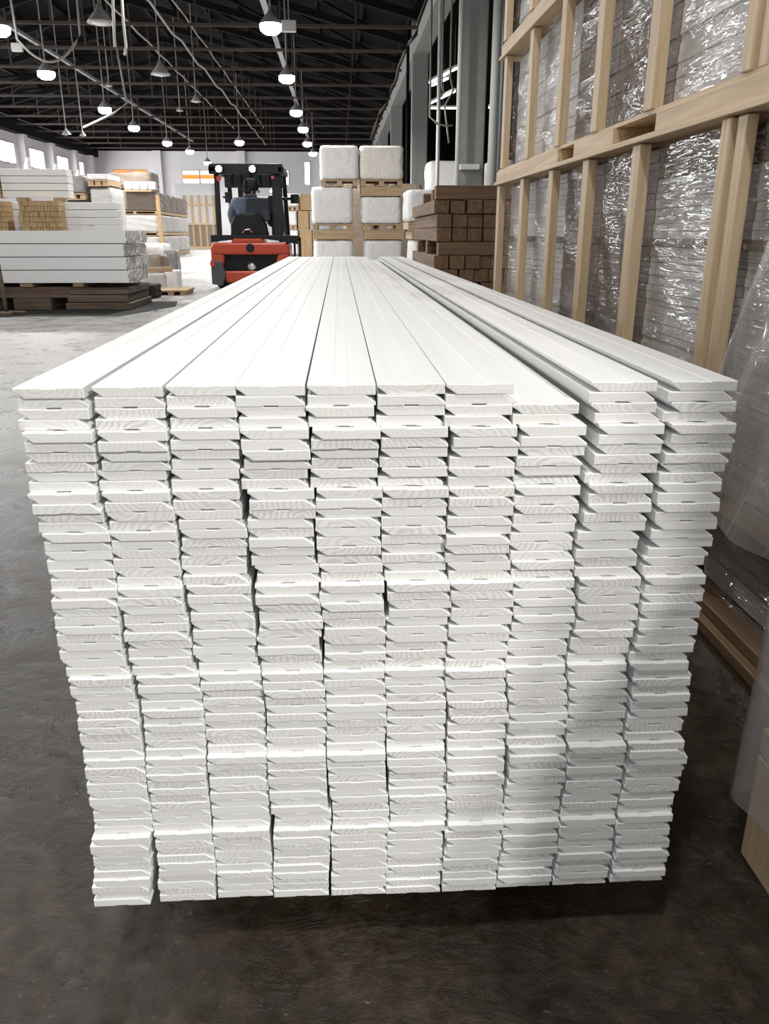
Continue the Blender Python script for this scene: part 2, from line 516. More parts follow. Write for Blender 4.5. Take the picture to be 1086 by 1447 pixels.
for i, (a, b, z0, z1) in enumerate(bw):
    f = MB()
    f.box(a, b, YB - 0.03, YB + 0.2, z0, z0 + 0.06).box(a, b, YB - 0.03, YB + 0.2, z1 - 0.06, z1)
    f.box(a, a + 0.06, YB - 0.03, YB + 0.2, z0 + 0.06, z1 - 0.06).box(b - 0.06, b, YB - 0.03, YB + 0.2, z0 + 0.06, z1 - 0.06)
    fr = struct('window_%d' % (i + 6), f, M['frame'])
    zz = z0 + 0.02
    if i in (2, 3):
        MB().box(a + 0.02, b - 0.02, YB + 0.1, YB + 0.12, z1 - 0.62, z1 - 0.3).build('orange_pane', M['orange_pane'], fr)
        MB().box(a + 0.02, b - 0.02, YB + 0.1, YB + 0.12, z1 - 0.3, z1 - 0.02).build('window_pane', M['pane'], fr)
        MB().box(a + 0.02, b - 0.02, YB + 0.1, YB + 0.12, z0 + 0.02, z1 - 0.62).build('window_pane', M['pane'], fr)
    else:
        MB().box(a + 0.02, b - 0.02, YB + 0.1, YB + 0.12, z0 + 0.02, z1 - 0.02).build('window_pane', M['orange_pane' if i < 2 else 'pane'], fr)
struct('door_1', MB().box(-12.3, -9.5, YB - 0.08, YB, 0, 4.5), M['sheet'])
for i, x in enumerate((-13.4, -7.2, -1.0)):
    struct('trim_%d' % (i + 7), MB().box(x - 0.3, x + 0.3, YB - 0.4, YB, 0, EAVE - 0.15), M['wall'])

# roof: two dark slopes, purlins along the hall, trusses across it
def slope(x):
    return EAVE + (RIDGE_Z - EAVE) * ((x - XL) / (RIDGE_X - XL) if x < RIDGE_X else (XR - x) / (XR - RIDGE_X))

r = MB()
for a, b in ((XL - 0.4, RIDGE_X), (RIDGE_X, XR + 0.1)):
    za, zb = slope(max(a, XL)), slope(min(b, XR))
    r.hexa([(a, -7, za + 0.25), (b, -7, zb + 0.25), (b, YB + 0.3, zb + 0.25), (a, YB + 0.3, za + 0.25),
            (a, -7, za + 0.4), (b, -7, zb + 0.4), (b, YB + 0.3, zb + 0.4), (a, YB + 0.3, za + 0.4)])
r.box(XR, FAR_X + 0.3, -7, YB + 0.3, 8.2, 8.4)
struct('ceiling', r, M['roof'])

def roof_member(name, mb, mat):
    return tag(mb.build(name, mat), kind='structure')

n_p = 15
for k in range(n_p):
    x = XL + 0.5 + (XR - XL - 1.0) * k / (n_p - 1)
    z = slope(x) + 0.17
    roof_member('roof_purlin', MB().bar((x, 12, z), (x, YB, z), 0.09, 0.16), M['dark_steel'])
TR_Y = [16.9] + [20.15 + 3.3 * i for i in range(14)]
for y in TR_Y:
    m = MB()
    for a, b in ((XL, RIDGE_X), (RIDGE_X, XR)):
        m.bar((a, y, slope(a) - 0.02), (b, y, slope(b) - 0.02), 0.14, 0.22)
    roof_member('roof_rafter', m, M['dark_steel'])
    roof_member('roof_tie_rod', MB().bar((XL, y, 6.68), (XR - 0.2, y, 6.68), 0.07, 0.085), M['steel'])
    m = MB()
    for x in (-15.3, -11.7, -8.1, -4.5, -1.6, 0.6):
        m.bar((x, y, 6.7), (x, y, slope(x)), 0.05, 0.05)
    roof_member('roof_hanger', m, M['steel'])
    # diagonal bracing between this truss and the next
    if y < 55:
        m = MB()
        for x0, x1 in ((-17.5, -14.1), (-14.1, -10.9), (-5.3, -2.2), (-2.2, 1.2)):
            m.bar((x0, y, slope(x0) + 0.05), (x1, y + 3.3, slope(x1) + 0.05), 0.07, 0.07)
            m.bar((x1, y, slope(x1) + 0.05), (x0, y + 3.3, slope(x0) + 0.05), 0.07, 0.07)
        roof_member('roof_brace', m, M['dark_steel'])

# column row between this bay and the next, with its longitudinal beam
for i, y in enumerate((17.4, 28.5, 39.6, 50.7)):
    m = MB()
    m.box(2.40, 2.93, y, y + 0.25, 0, 8.2)
    struct('column' if i == 0 else 'column.%03d' % i, m, M['concrete'], bevel=0.03)
struct('column_beam', MB().box(2.42, 2.91, 8.0, YB, 6.3, 6.9), M['concrete'], bevel=0.02)
# the next bay: far wall, side wall
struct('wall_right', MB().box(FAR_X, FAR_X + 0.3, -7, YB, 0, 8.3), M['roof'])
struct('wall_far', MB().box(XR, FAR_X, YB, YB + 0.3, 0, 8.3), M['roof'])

# ------------------------------------------------------------------ lamps and other things under the roof
def lit_lamp(p, label, group=None, power=LAMP_POWER, s=1.0):
    t = thing('high_bay_lamp', label, 'lamp', p, 0, group)
    MB().lathe([(0.03, 0.32 * s), (0.06 * s, 0.24 * s), (0.12 * s, 0.18 * s), (0.25 * s, 0.02), (0.255 * s, 0.0), (0.235 * s, 0.005), (0.11 * s, 0.14 * s)], n=20).build('lamp_shade', M['shade'], t, smooth=True)
    MB().lathe([(0.02, 0.03), (0.20 * s, 0.02), (0.245 * s, -0.03), (0.23 * s, -0.12), (0.15 * s, -0.18), (0.01, -0.20)], n=20).build('bulb', M['bulb'], t, smooth=True)
    MB().tube([(0, 0, 0.30 * s), (0, 0, max(0.55, slope(p[0]) - p[2] + 0.252) if p[0] < XR else 1.5)], 0.02).build('rod', M['cable'], t)
    d = bpy.data.lights.new('lamp_light', 'SPOT')
    d.energy, d.spot_size, d.spot_blend, d.shadow_soft_size, d.color = power, math.radians(165), 0.5, 0.22, (1.0, 0.98, 0.95)
    o = bpy.data.objects.new('lamp_light', d)
    COL.objects.link(o); o.parent = t; o.location = (0, 0, -0.45)
    return t

LZ = 6.4
right_px = [(382, 35), (405, 108), (418, 157), (428, 181), (434, 202), (442, 216)]
for i, (px, py) in enumerate(right_px):
    Y = 5.4 * 1133.6 / (329 - py)
    p = at(px, py, Y / 1.0)
    lit_lamp(p, 'lit high-bay lamp, %s in the right-hand row counting from the nearest' % ORD[i + 1], 'lit lamps of the right-hand row', LAMP_POWER * (0.75, 0.65, 0.5, 0.4, 0.4, 0.4)[i])
left_px = [(-2, 38), (65, 102), (148, 153), (189, 179), (236, 201), (268, 213), (293, 229)]
for i, (px, py) in enumerate(left_px):
    p = at(px, py, 5.4 * 1133.6 / (329 - py))
    lit_lamp(p, 'lit high-bay lamp, %s in the left-hand row counting from the nearest' % ORD[i + 1], 'lit lamps of the left-hand row', LAMP_POWER * (1.0, 0.8, 0.5, 0.35, 0.35, 0.35, 0.35)[i])
lit_lamp(at(338, 200, 47), 'lit high-bay lamp alone between the two lit rows, at the far end', None, LAMP_POWER * 0.4)

def unlit(px, py, Y, w, label, name='lamp', rod=None):
    p = at(px, py, Y)
    s = w / 0.5
    t = thing('pendant_lamp', label, 'lamp', p, 0, 'unlit pendant lamps under the roof')
    MB().lathe([(0.05 * s, 0.34 * s), (0.07 * s, 0.25 * s), (0.25 * s, 0.03 * s), (0.255 * s, 0.0), (0.24 * s, 0.0), (0.06 * s, 0.2 * s)], n=20).build('lamp_shade', M['shade'], t, smooth=True)
    MB().lathe([(0.01, -0.05 * s), (0.06 * s, -0.03 * s), (0.2 * s, 0.01 * s), (0.02, 0.03 * s)], n=16).build('bulb', M['sheet'], t, smooth=True)
    MB().tube([(0, 0, 0.33 * s), (0, 0, slope(p.x) - p.z + 0.252)], 0.018).build('rod', M['cable'], t)

unlit(142, 33, 20.7, 0.56, 'unlit conical pendant lamp, largest and nearest of the unlit ones')
unlit(227, 106, 27.4, 0.56, 'unlit conical pendant lamp hanging below the middle cable, second nearest')
unlit(277, 144, 35.0, 0.40, 'unlit conical pendant lamp in the middle row, third from the camera')
unlit(254, 157, 38.0, 0.30, 'small dim pendant lamp left of the middle row of unlit lamps')
unlit(154, 122, 31.0, 0.22, 'tiny unlit lamp on a thin rod between the two rows')
unlit(94, 190, 34.0, 0.32, 'dim pendant lamp on a long rod, left one of the low pair')
unlit(117, 192, 34.0, 0.24, 'dim pendant lamp on a long rod, right one of the low pair')

def floodlight(px, py, Y, w, label, up):
    p = at(px, py, Y)
    t = thing('floodlight', label, 'floodlight', p)
    MB().box(-w / 2, w / 2, -0.05, 0.05, -w * 0.36, w * 0.36).build('housing', M['white_pipe'], t, bevel=0.01)
    MB().box(-w * 0.44, w * 0.44, -0.062, -0.05, -w * 0.3, w * 0.3).build('lens', M['sheet'], t)
    MB().tube([(0, 0.04, w * 0.36), (0, 0.04, slope(p.x) - p.z + 0.2)], 0.012).build('bracket', M['cable'], t)

floodlight(408, 37, 20.5, 0.32, 'white square floodlight beside the nearest lit lamp of the right row', 1.6)
floodlight(24, 67, 23.0, 0.26, 'small white floodlight on the left cable, near the photo edge', 1.55)

def cable(pts, r, label, cat='cable', name='cable', mat='cable'):
    o = MB().tube(pts, r, 6).build(name, M[mat], smooth=True)
    return tag(o, label, cat)

def sag(a, b, d, n=12):
    return [Vector(a).lerp(Vector(b), i / n) - Vector((0, 0, d * 4 * (i / n) * (1 - i / n))) for i in range(n + 1)]

RX, LX, MX = -1.85, -9.75, -6.05
tag(MB().bar((RX - 0.05, 14, 6.86), (RX - 0.05, 60, 6.86), 0.16, 0.12).build('cable_tray', M['grey_metal']), 'grey cable tray running along the right-hand row of lamps', 'cable tray')
tag(MB().bar((LX, 16, 6.86), (LX, 60, 6.86), 0.12, 0.10).build('cable_tray', M['grey_metal']), 'grey cable tray running along the left-hand row of lamps', 'cable tray')
cable([(MX, 15 + 1.5 * i, 6.85 - 0.05 * (i % 2)) for i in range(26)], 0.03, 'thin cable run carrying the middle row of unlit pendant lamps')
cable([(-4.75, 15 + 1.5 * i, 6.62 - 0.06 * (i % 3)) for i in range(30)], 0.035, 'grey cable under the roof left of the right-hand lamp row')
cable([(-4.35, 15 + 2 * i, 6.95 - 0.05 * (i % 2)) for i in range(20)], 0.025, 'thin dark cable running just right of another roof cable')
e0, e1 = at(24, 55, 22), at(113, 48, 23.5)
cable([Vector((e0.x - 0.1, e0.y, slope(e0.x) + 0.2))] + sag(e0, e1, 0.55) + [Vector((e1.x + 0.1, e1.y, slope(e1.x) + 0.2))], 0.03, 'sagging cable loop hanging from the left-hand lamp row')
cable([at(158, -40, 14), at(160, 20, 14), at(162, 66, 14)], 0.022, 'left one of two pale hanging conduits at the top', 'conduit', 'hanging_conduit', 'white_pipe')
cable([at(170, -40, 14), at(174, 30, 14), at(178, 66, 14), at(176, 78, 14)], 0.022, 'right one of two pale hanging conduits, with a bent tip', 'conduit', 'hanging_conduit', 'white_pipe')
cable([Vector((at(164, 87, 26.75).x, 26.75, 6.68)), at(179, 146, 27), at(160, 160, 27), at(118, 180, 27.5)], 0.03, 'bent grey conduit dropping from a tie rod over the left bay', 'conduit', 'bent_conduit')
cable([at(p[0], p[1], 15) for p in ((606, -10), (592, 28), (588, 48), (578, 60), (570, 78), (563, 95), (560, 112), (552, 128), (546, 148), (537, 158), (530, 178), (524, 198))], 0.03, 'wavy brown cable hanging along the right eaves in front of the roof', 'cable', 'hanging_cable', 'steel')

# pipes, tubes and fittings by the column row
def pipe(px, Y, z0, z1, r, label, mat='white_pipe'):
    p = at(px, 329, Y)
    return tag(MB().tube([(p.x, Y, z0), (p.x, Y, z1)], r, 10).build('vertical_pipe', M[mat], smooth=True), label, 'pipe')

pipe(690, 17.0, 0, 8.1, 0.08, 'thick white vertical pipe on the right side of the nearest column')
pipe(699, 17.0, 0, 8.1, 0.055, 'grey vertical pipe between the white pipe and the crates', 'grey_metal')
pipe(643, 17.2, 0, 8.1, 0.045, 'thin pale pipe on the left edge of the nearest column')
pipe(616, 22.0, 0, 8.1, 0.05, 'thin pipe standing between the two nearest columns')
pipe(574, 27.8, 0, 6.9, 0.05, 'dark pipe on the left edge of the second column', 'dark_steel')
p = at(663, 236, 17.3)
tag(MB().box(p.x - 0.19, p.x + 0.19, 17.2, 17.398, p.z - 0.05, p.z + 0.05).build('junction_box', M['white_pipe'], bevel=0.01), 'flat white box fixed on the front of the nearest column', 'junction box')
def tube_light(a, b, label):
    t = thing('tube_light', label, 'lamp', a, 0, 'tube lights of the neighbouring bay')
    v = Vector(b) - Vector(a)
    MB().bar((0, 0, 0), v, 0.08, 0.06).build('tube', M['tube'], t)
    MB().bar((0, 0, 0.07), v + Vector((0, 0, 0.07)), 0.12, 0.08).build('housing', M['white_pipe'], t)
    c = v * 0.5
    MB().tube([(c.x, c.y, c.z + 0.1), (c.x, c.y, 8.199 - a.z)], 0.012).build('rod', M['cable'], t)
for k, (a, b) in enumerate([((607, 117, 24), (636, 101, 20)), ((610, 121, 25), (632, 111, 22)), ((638, 100, 22.5), (646, 96, 21)), ((608, 146, 27), (642, 129, 21.5)),
                            ((607, 153, 26), (645, 153, 26)), ((690, 152, 23), (716, 149, 23)), ((702, 79, 20), (717, 72, 18.6)), ((700, 106, 21), (714, 98, 19.5)), ((704, 16, 19), (718, 16, 19))]):
    a, b = [(q[0], q[1], min(1.55 * q[2], 6.85 * 1133.6 / (329 - q[1]))) for q in (a, b)]
    tube_light(at(*a), at(*b), 'lit tube light in the bay behind the columns, ' +
               ['lowest long one of the upper pair', 'shorter one below the long slanting tube', 'short stub beside the nearest column', 'slanting one below the upper pair', 'level one left of the nearest column',
                'level one right of the nearest column', 'slanting, right of white pipe', 'lower slanting, right of white pipe', 'topmost, right of white pipe'][k])
for k, pts in enumerate([[(624, 120), (627, 130), (623, 137)], [(607, 165), (618, 175), (630, 178), (640, 177)], [(637, 60), (636, 108), (640, 128), (628, 150), (632, 185), (634, 202)]]):
    q = [at(a, b, 20 + 0.6 * k) for a, b in pts]
    cable([Vector((q[0].x, q[0].y, 8.15 if q[0].x > XR + 0.3 else 6.85))] + q, 0.025, ['short dangling cable near the tubes behind the columns', 'sagging cable between the two nearest columns', 'long dangling wire left of the nearest column'][k])


# ------------------------------------------------------------------ the bundle of white boards
# left edge of every board in 0.1 mm, one list per column from the left, rows from the top down
COLX = [
    [-3700, -3676, -3681, -3699, -3639, -3643, -3651, -3677, -3686, -3688, -3691, -3651, -3646, -3632, -3598, -3602, -3610, -3612, -3603, -3597, -3595, -3602, -3604, -3608, -3614, -3619, -3623, -3626, -3607, -3581, -3545, -3546, -3536, -3513, -3507, -3513, -3520, -3524, -3518, -3511, -3504, -3503, -3508, -3513, -3520, -3515, -3500, -3498, -3502, -3511, -3537, -3573, -3584, -3577, -3586, -3598, -3612, -3645, -3655, -3655],
    [-2834, -2818, -2826, -2824, -2802, -2809, -2812, -2814, -2881, -2876, -2844, -2821, -2812, -2804, -2805, -2809, -2817, -2819, -2810, -2804, -2795, -2809, -2795, -2766, -2766, -2791, -2754, -2768, -2773, -2738, -2692, -2683, -2678, -2674, -2671, -2671, -2677, -2681, -2687, -2690, -2694, -2701, -2709, -2711, -2706, -2699, -2701, -2703, -2709, -2718, -2704, -2696, -2691, -2696, -2687, -2691, -2715, -2738, -2730, -2733],
    [-2006, -2011, -2006, -1984, -1984, -1995, -2004, -2011, -2026, -2038, -2031, -2028, -2019, -1984, -1967, -1972, -1995, -2006, -2008, -1996, -1964, -1960, -1952, -1942, -1934, -1933, -1943, -1960, -1937, -1903, -1897, -1890, -1885, -1881, -1878, -1878, -1884, -1887, -1884, -1878, -1881, -1892, -1901, -1886, -1889, -1895, -1896, -1898, -1897, -1897, -1907, -1903, -1898, -1895, -1892, -1896, -1898, -1898, -1904, -1911],
    [-1213, -1218, -1213, -1191, -1181, -1179, -1169, -1161, -1213, -1207, -1141, -1123, -1132, -1161, -1159, -1158, -1159, -1147, -1112, -1089, -1118, -1116, -1101, -1085, -1078, -1100, -1136, -1129, -1106, -1100, -1095, -1087, -1075, -1068, -1064, -1061, -1064, -1074, -1091, -1085, -1088, -1089, -1089, -1089, -1088, -1087, -1087, -1077, -1037, -1040, -1055, -1065, -1066, -1066, -1075, -1085, -1096, -1103, -1103, -1104],
    [-397, -395, -417, -393, -347, -365, -372, -368, -381, -391, -319, -330, -338, -343, -350, -339, -340, -332, -317, -296, -300, -322, -305, -292, -284, -269, -286, -277, -279, -290, -300, -294, -282, -275, -271, -268, -265, -276, -287, -286, -285, -287, -281, -275, -274, -261, -244, -231, -227, -227, -239, -263, -260, -257, -259, -254, -242, -274, -277, -276],
    [410, 415, 412, 400, 446, 456, 452, 436, 463, 417, 474, 463, 456, 456, 458, 461, 453, 461, 476, 498, 524, 531, 551, 553, 511, 524, 522, 516, 514, 503, 493, 499, 511, 518, 522, 532, 528, 524, 527, 526, 521, 530, 546, 562, 553, 551, 561, 569, 575, 581, 554, 530, 533, 536, 534, 539, 551, 519, 517, 517],
    [1214, 1211, 1205, 1196, 1260, 1304, 1290, 1267, 1260, 1263, 1272, 1275, 1271, 1262, 1262, 1254, 1246, 1254, 1285, 1302, 1317, 1329, 1344, 1346, 1336, 1317, 1315, 1309, 1307, 1296, 1286, 1292, 1305, 1320, 1336, 1355, 1379, 1346, 1346, 1346, 1346, 1346, 1345, 1355, 1361, 1354, 1358, 1370, 1394, 1399, 1384, 1349, 1371, 1381, 1347, 1340, 1344, 1337, 1337, 1337],
    [2007, 2004, 2005, 2016, 2091, 2108, 2093, 2070, 2063, 2065, 2082, 2073, 2091, 2082, 2066, 2061, 2056, 2071, 2092, 2101, 2110, 2122, 2137, 2145, 2157, 2140, 2115, 2102, 2100, 2089, 2085, 2110, 2129, 2144, 2159, 2174, 2186, 2178, 2171, 2164, 2189, 2203, 2210, 2216, 2222, 2204, 2181, 2185, 2191, 2192, 2177, 2162, 2182, 2198, 2209, 2170, 2152, 2152, 2145, 2143],
    [2927, 2908, 2939, 2995, 3038, 3049, 3044, 3023, 3026, 2939, 2986, 2991, 2996, 2960, 2955, 2901, 2893, 2905, 2915, 2920, 2968, 2975, 2979, 2981, 2989, 2981, 2953, 2935, 2932, 2919, 2910, 2930, 2948, 2964, 2976, 2985, 2981, 2973, 2986, 2998, 3015, 3036, 3026, 3027, 3036, 3040, 3039, 3018, 3014, 3013, 2999, 2987, 2996, 3003, 3007, 3010, 3005, 3001, 2992, 2982],
    [3886, 3854, 3908, 3835, 3902, 3929, 3915, 3889, 3877, 3854, 3850, 3848, 3849, 3854, 3869, 3840, 3865, 3832, 3786, 3791, 3813, 3835, 3819, 3818, 3821, 3822, 3820, 3821, 3798, 3751, 3750, 3825, 3811, 3828, 3835, 3839, 3851, 3822, 3811, 3819, 3847, 3880, 3914, 3910, 3889, 3888, 3881, 3853, 3836, 3848, 3838, 3813, 3827, 3844, 3863, 3869, 3853, 3851, 3853, 3840],
]
BOARD_Y, BOARD_L, TOP_Z, BW, BT, PITCH = 0.921, 5.29, 0.835, 0.0788, 0.01212, 0.01242
PROFILE = [(0.0, 0.70), (0.0, 1.0), (0.385, 1.0), (0.40, 0.93), (0.60, 0.93), (0.615, 1.0), (1.0, 1.0), (1.0, 0.0), (0.155, 0.0), (0.07, 0.40), (0.015, 0.64)]


def inset_poly(p, d):
    n, out = len(p), []
    for i in range(n):
        a, b, c = Vector(p[i - 1]), Vector(p[i]), Vector(p[(i + 1) % n])
        e1, e2 = (b - a).normalized(), (c - b).normalized()
        n1, n2 = Vector((e1.y, -e1.x)), Vector((e2.y, -e2.x))
        m = (n1 + n2)
        m = m / max(0.35, m.dot(n1)) if m.length > 1e-6 else n1
        out.append(b + m * d)
    return [(q.x, q.y) for q in out]


def board_geometry(flip, length):
    """Vertices, faces, material indices and end-face UVs of one profiled board."""
    p = [(x * BW, z * BT) for x, z in PROFILE]
    if flip:
        p = [(BW - x, BT - z) for x, z in p]
    q = inset_poly(p, 0.0009)
    n = len(p)
    v = [(x, 0.0006, z) for x, z in p] + [(x, length, z) for x, z in p] + [(x, 0.0, z) for x, z in q]
    f = [tuple(reversed(range(n, 2 * n)))]
    mi = [0]
    for i in range(n):
        j = (i + 1) % n
        f.append((i, j, j + n, i + n)); mi.append(0)
        f.append((j, i, i + 2 * n, j + 2 * n)); mi.append(0)
    f.append(tuple(range(2 * n, 3 * n))); mi.append(1)
    return v, f, mi


def board_mesh(name, parts):
    """parts: list of (offset, flip, length) boards joined into one mesh."""
    V, F, MI, UV = [], [], [], []
    for off, flip, length in parts:
        v, f, mi = board_geometry(flip, length)
        k = len(V)
        V += [(a + off[0], b + off[1], c + off[2]) for a, b, c in v]
        F += [tuple(i + k for i in fc) for fc in f]
        MI += mi
        for fc in f:
            UV += [(v[i][0], v[i][2]) for i in fc]
    me = bpy.data.meshes.new(name)
    me.from_pydata(V, [], F)
    me.materials.append(M['paint']); me.materials.append(M['end'])
    me.polygons.foreach_set('material_index', MI)
    uv = me.uv_layers.new(name='end')
    uv.data.foreach_set('uv', [c for q in UV for c in q])
    bm = bmesh.new(); bm.from_mesh(me)
    bmesh.ops.recalc_face_normals(bm, faces=bm.faces)
    bm.to_mesh(me); bm.free()
    me.update()
    return me


rb = random.Random(11)
STARTS = [0, 4, 10, 20, 30, 40, 50, 60]
meshes = {(fl, k): board_mesh('white_board', [((0, 0, 0), fl, BOARD_L + dl)]) for fl in (0, 1) for k, dl in enumerate((0.0, -0.03, 0.02))}
rest = []
lean = [rb.uniform(-0.004, 0.004) for _ in range(10)]
for c in range(10):
    first = 2 if c == 7 else 0
    for r in range(first, 60):
        s = max(k for k in range(7) if STARTS[k] <= r)
        frac = (r - STARTS[s]) / (STARTS[s + 1] - STARTS[s])
        # every strapped layer of ten starts a little proud and leans back downwards
        proud = (0.0, 0.009, 0.006, 0.0065, 0.005, 0.006, 0.0055)[s] * (1 - 1.25 * frac)
        y = BOARD_Y - proud + lean[c] + rb.choice((-1, -0.4, 0, 0, 0.3, 0.5)) * rb.uniform(0.001, 0.0045)
        z = TOP_Z - PITCH * r - BT + rb.uniform(-0.00012, 0.00012)
        x = COLX[c][r] * 1e-4
        flip = r % 2
        if r < 30:
            o = bpy.data.objects.new('white_board', meshes[(flip, rb.randrange(3))])
            COL.objects.link(o)
            o.location = (x, y, z)
            col = 'leftmost' if c == 0 else 'rightmost' if c == 9 else ORD[c + 1] + '-from-left'
            what = 'topmost' if r == first else ORD[r - first + 1] + ' from the top'
            tag(o, 'white painted moulded board, %s in the %s column of the big bundle' % (what, col), 'board', 'white boards of the big bundle')
        else:
            rest.append(((x, y, z), flip, BOARD_L))
x0, y0, z0 = 0.0, BOARD_Y, 0.0
o = bpy.data.objects.new('white_board_rows', board_mesh('white_board_rows', [((p[0], p[1] - y0, p[2]), f, l) for p, f, l in rest]))
COL.objects.link(o)
o.location = (0, y0, 0)
tag(o, 'lower half of the big white bundle, the rows of boards below the thirtieth', 'boards', None, 'stuff')
ZB = TOP_Z - PITCH * 59 - BT - 0.0002
for i, y in enumerate((1.16, 2.5, 3.9, 5.3)):
    b = MB().box(-0.33, 0.36, y, y + 0.09, 0.0, ZB).build('timber_bearer', M['dark_timber'], bevel=0.004)
    tag(b, 'dark timber bearer under the big white bundle, %s from its front' % ORD[i + 1], 'bearer', 'bearers under the big bundle')

# ------------------------------------------------------------------ crates along the right side
M['load_light'] = m_plain('pale_boards_behind_film', (0.56, 0.55, 0.545), 0.6, 0, 0.2, 4.0)
M['load_brown'] = m_plain('brown_boards_behind_film', (0.10, 0.066, 0.05), 0.6, 0, 0.3, 4.0)
CX = 0.95
POST_Y = [4.93, 4.30, 3.72, 3.20, 2.66, 2.05]


def board_pile(y0, y1, z0, z1, seed, t=0.022, x0=CX + 0.045, x1=CX + 0.62):
    r = random.Random(seed)
    m, z = MB(), z0
    while z < z1 - 0.006:
        h = min(t * r.choice((0.8, 1, 1, 1.3)), z1 - z)
        j = r.uniform(0, 0.006)
        m.box(x0 + j, x1, y0, y1, z, z + h - 0.0015)
        z += h
    return m


def film_sheet(y0, y1, z0, z1, seed, x=CX + 0.012):
    r = random.Random(seed)
    a, b, ph = r.uniform(3, 6), r.uniform(9, 16), r.uniform(0, 6)

    def fn(u, v):
        edge = min(1, 8 * min(u, 1 - u), 8 * min(v, 1 - v))
        return (x + edge * (0.006 * math.sin(a * u + b * v + ph) + 0.004 * math.sin(2.3 * b * v - 3 * a * u)) + 0.004, y0 + (y1 - y0) * u, z0 + (z1 - z0) * v)
    return MB().grid(fn, 14, 24)


def crate(label, z0, z1, loads, dy=0.0, base='blocks', mid=None, low=None, topstrip=()):
    t = thing('wooden_crate', label, 'crate', (0, 0, 0), 0, 'film-wrapped wooden crates')
    near = 1.13
    posts = [p + dy for p in POST_Y]
    # base stringer with fork pockets, lip below it
    if base == 'blocks':
        MB().box(CX - 0.04, CX + 0.62, near, 5.02, z0 - 0.075, z0 - 0.058).build('base_lip', M['pine'], t, bevel=0.002)
        for a, b in ((near, 2.52), (2.9, 3.38), (3.62, 5.0)):
            MB().box(CX - 0.03, CX + 0.6, a, b, z0 - 0.058, z0 - 0.004).build('base_block', M['pine'], t, bevel=0.003)
        for a, b in ((2.52, 2.9), (3.38, 3.62)):
            MB().box(CX + 0.1, CX + 0.6, a, b, z0 - 0.016, z0 - 0.004).build('deck_board', M['pine'], t)
        MB().box(CX - 0.02, CX + 0.6, near, 5.0, z0 - 0.004, z0 + 0.008).build('deck', M['pine'], t)
    else:
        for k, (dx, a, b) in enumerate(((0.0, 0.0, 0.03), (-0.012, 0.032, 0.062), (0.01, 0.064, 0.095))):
            MB().box(CX - 0.03 + dx, CX + 0.6, near, 5.0, z0 + a, z0 + b).build('base_rail', M['shaded_rail_wood'], t, bevel=0.003)
        z0 = z0 + 0.095
    zs = z0 + 0.008
    for p in posts:
        w = 0.05 if p < 2.2 else 0.07
        MB().box(CX - 0.03, CX + 0.006, p - w / 2, p + w / 2, zs, z1).build('post', M['pine_z'], t, bevel=0.003)
    MB().box(CX - 0.022, CX + 0.006, posts[-1] - 0.088, posts[-1] - 0.042, zs, z1).build('post', M['pine_z'], t, bevel=0.003)
    bays = [(b + 0.02, a - 0.02) for a, b in zip(posts, posts[1:])] + [(near + 0.02, posts[-1] - 0.06)]
    for k, ((a, b), kind) in enumerate(zip(bays, loads)):
        segs = [(zs + 0.004, z1 - 0.008)]
        if mid: segs = [(zs + 0.004, mid - 0.012), (mid + 0.012, z1 - 0.008)]
        if low: segs = [(zs + 0.004, low - 0.018), (low + 0.018, mid - 0.012), (mid + 0.012, z1 - 0.008)]
        for q, (s0, s1) in enumerate(segs):
            top = s1 - 0.085 if (k in topstrip and q == len(segs) - 1) else s1
            lo = tag(board_pile(a - 0.015, b + 0.015, s0, top, 31 + q).build('board_load', M['load_light' if kind == 'l' else 'load_brown'], t), kind='stuff')
            if top < s1:
                tag(board_pile(a - 0.015, b + 0.015, top, s1, 77 + k).build('board_load', M['load_brown'], t), kind='stuff')
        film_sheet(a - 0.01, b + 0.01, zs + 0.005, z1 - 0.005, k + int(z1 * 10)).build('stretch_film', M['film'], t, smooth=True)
    if mid:
        MB().box(CX + 0.03, CX + 0.6, near, 4.95, mid - 0.011, mid + 0.011).build('batten', M['load_brown'], t)
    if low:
        MB().box(CX - 0.03, CX + 0.6, near, 4.95, low - 0.017, low + 0.017).build('low_rail', M['shaded_rail_wood'], t, bevel=0.003)
    if base == 'blocks':
        pass
    return t


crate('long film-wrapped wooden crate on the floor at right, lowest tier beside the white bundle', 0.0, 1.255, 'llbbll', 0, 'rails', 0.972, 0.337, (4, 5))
crate('long film-wrapped wooden crate at right, middle tier with brown boards in its centre bays', 1.335, 1.90, 'llbbll', -0.06)
crate('long film-wrapped wooden crate at right, uppermost tier cut by the top of the photo', 1.98, 2.75, 'llbbll', 0.0)

# the loose film that hangs off the near part of the lowest crate
def loose(u, v):
    z = 1.02 - 0.655 * v
    y = 1.10 + (0.60 + 0.30 * v) * u
    x = 0.895 - 0.02 * v - 0.02 * math.sin(9 * u + 2 * v) - 0.012 * math.sin(23 * u - 4 * v) - 0.03 * (1 - u) * v
    return (x, y, z)
tag(MB().grid(loose, 40, 30).build('loose_film', M['loose_film'], smooth=True), 'loose crumpled plastic film hanging over the near end of the lowest crate', 'plastic film')

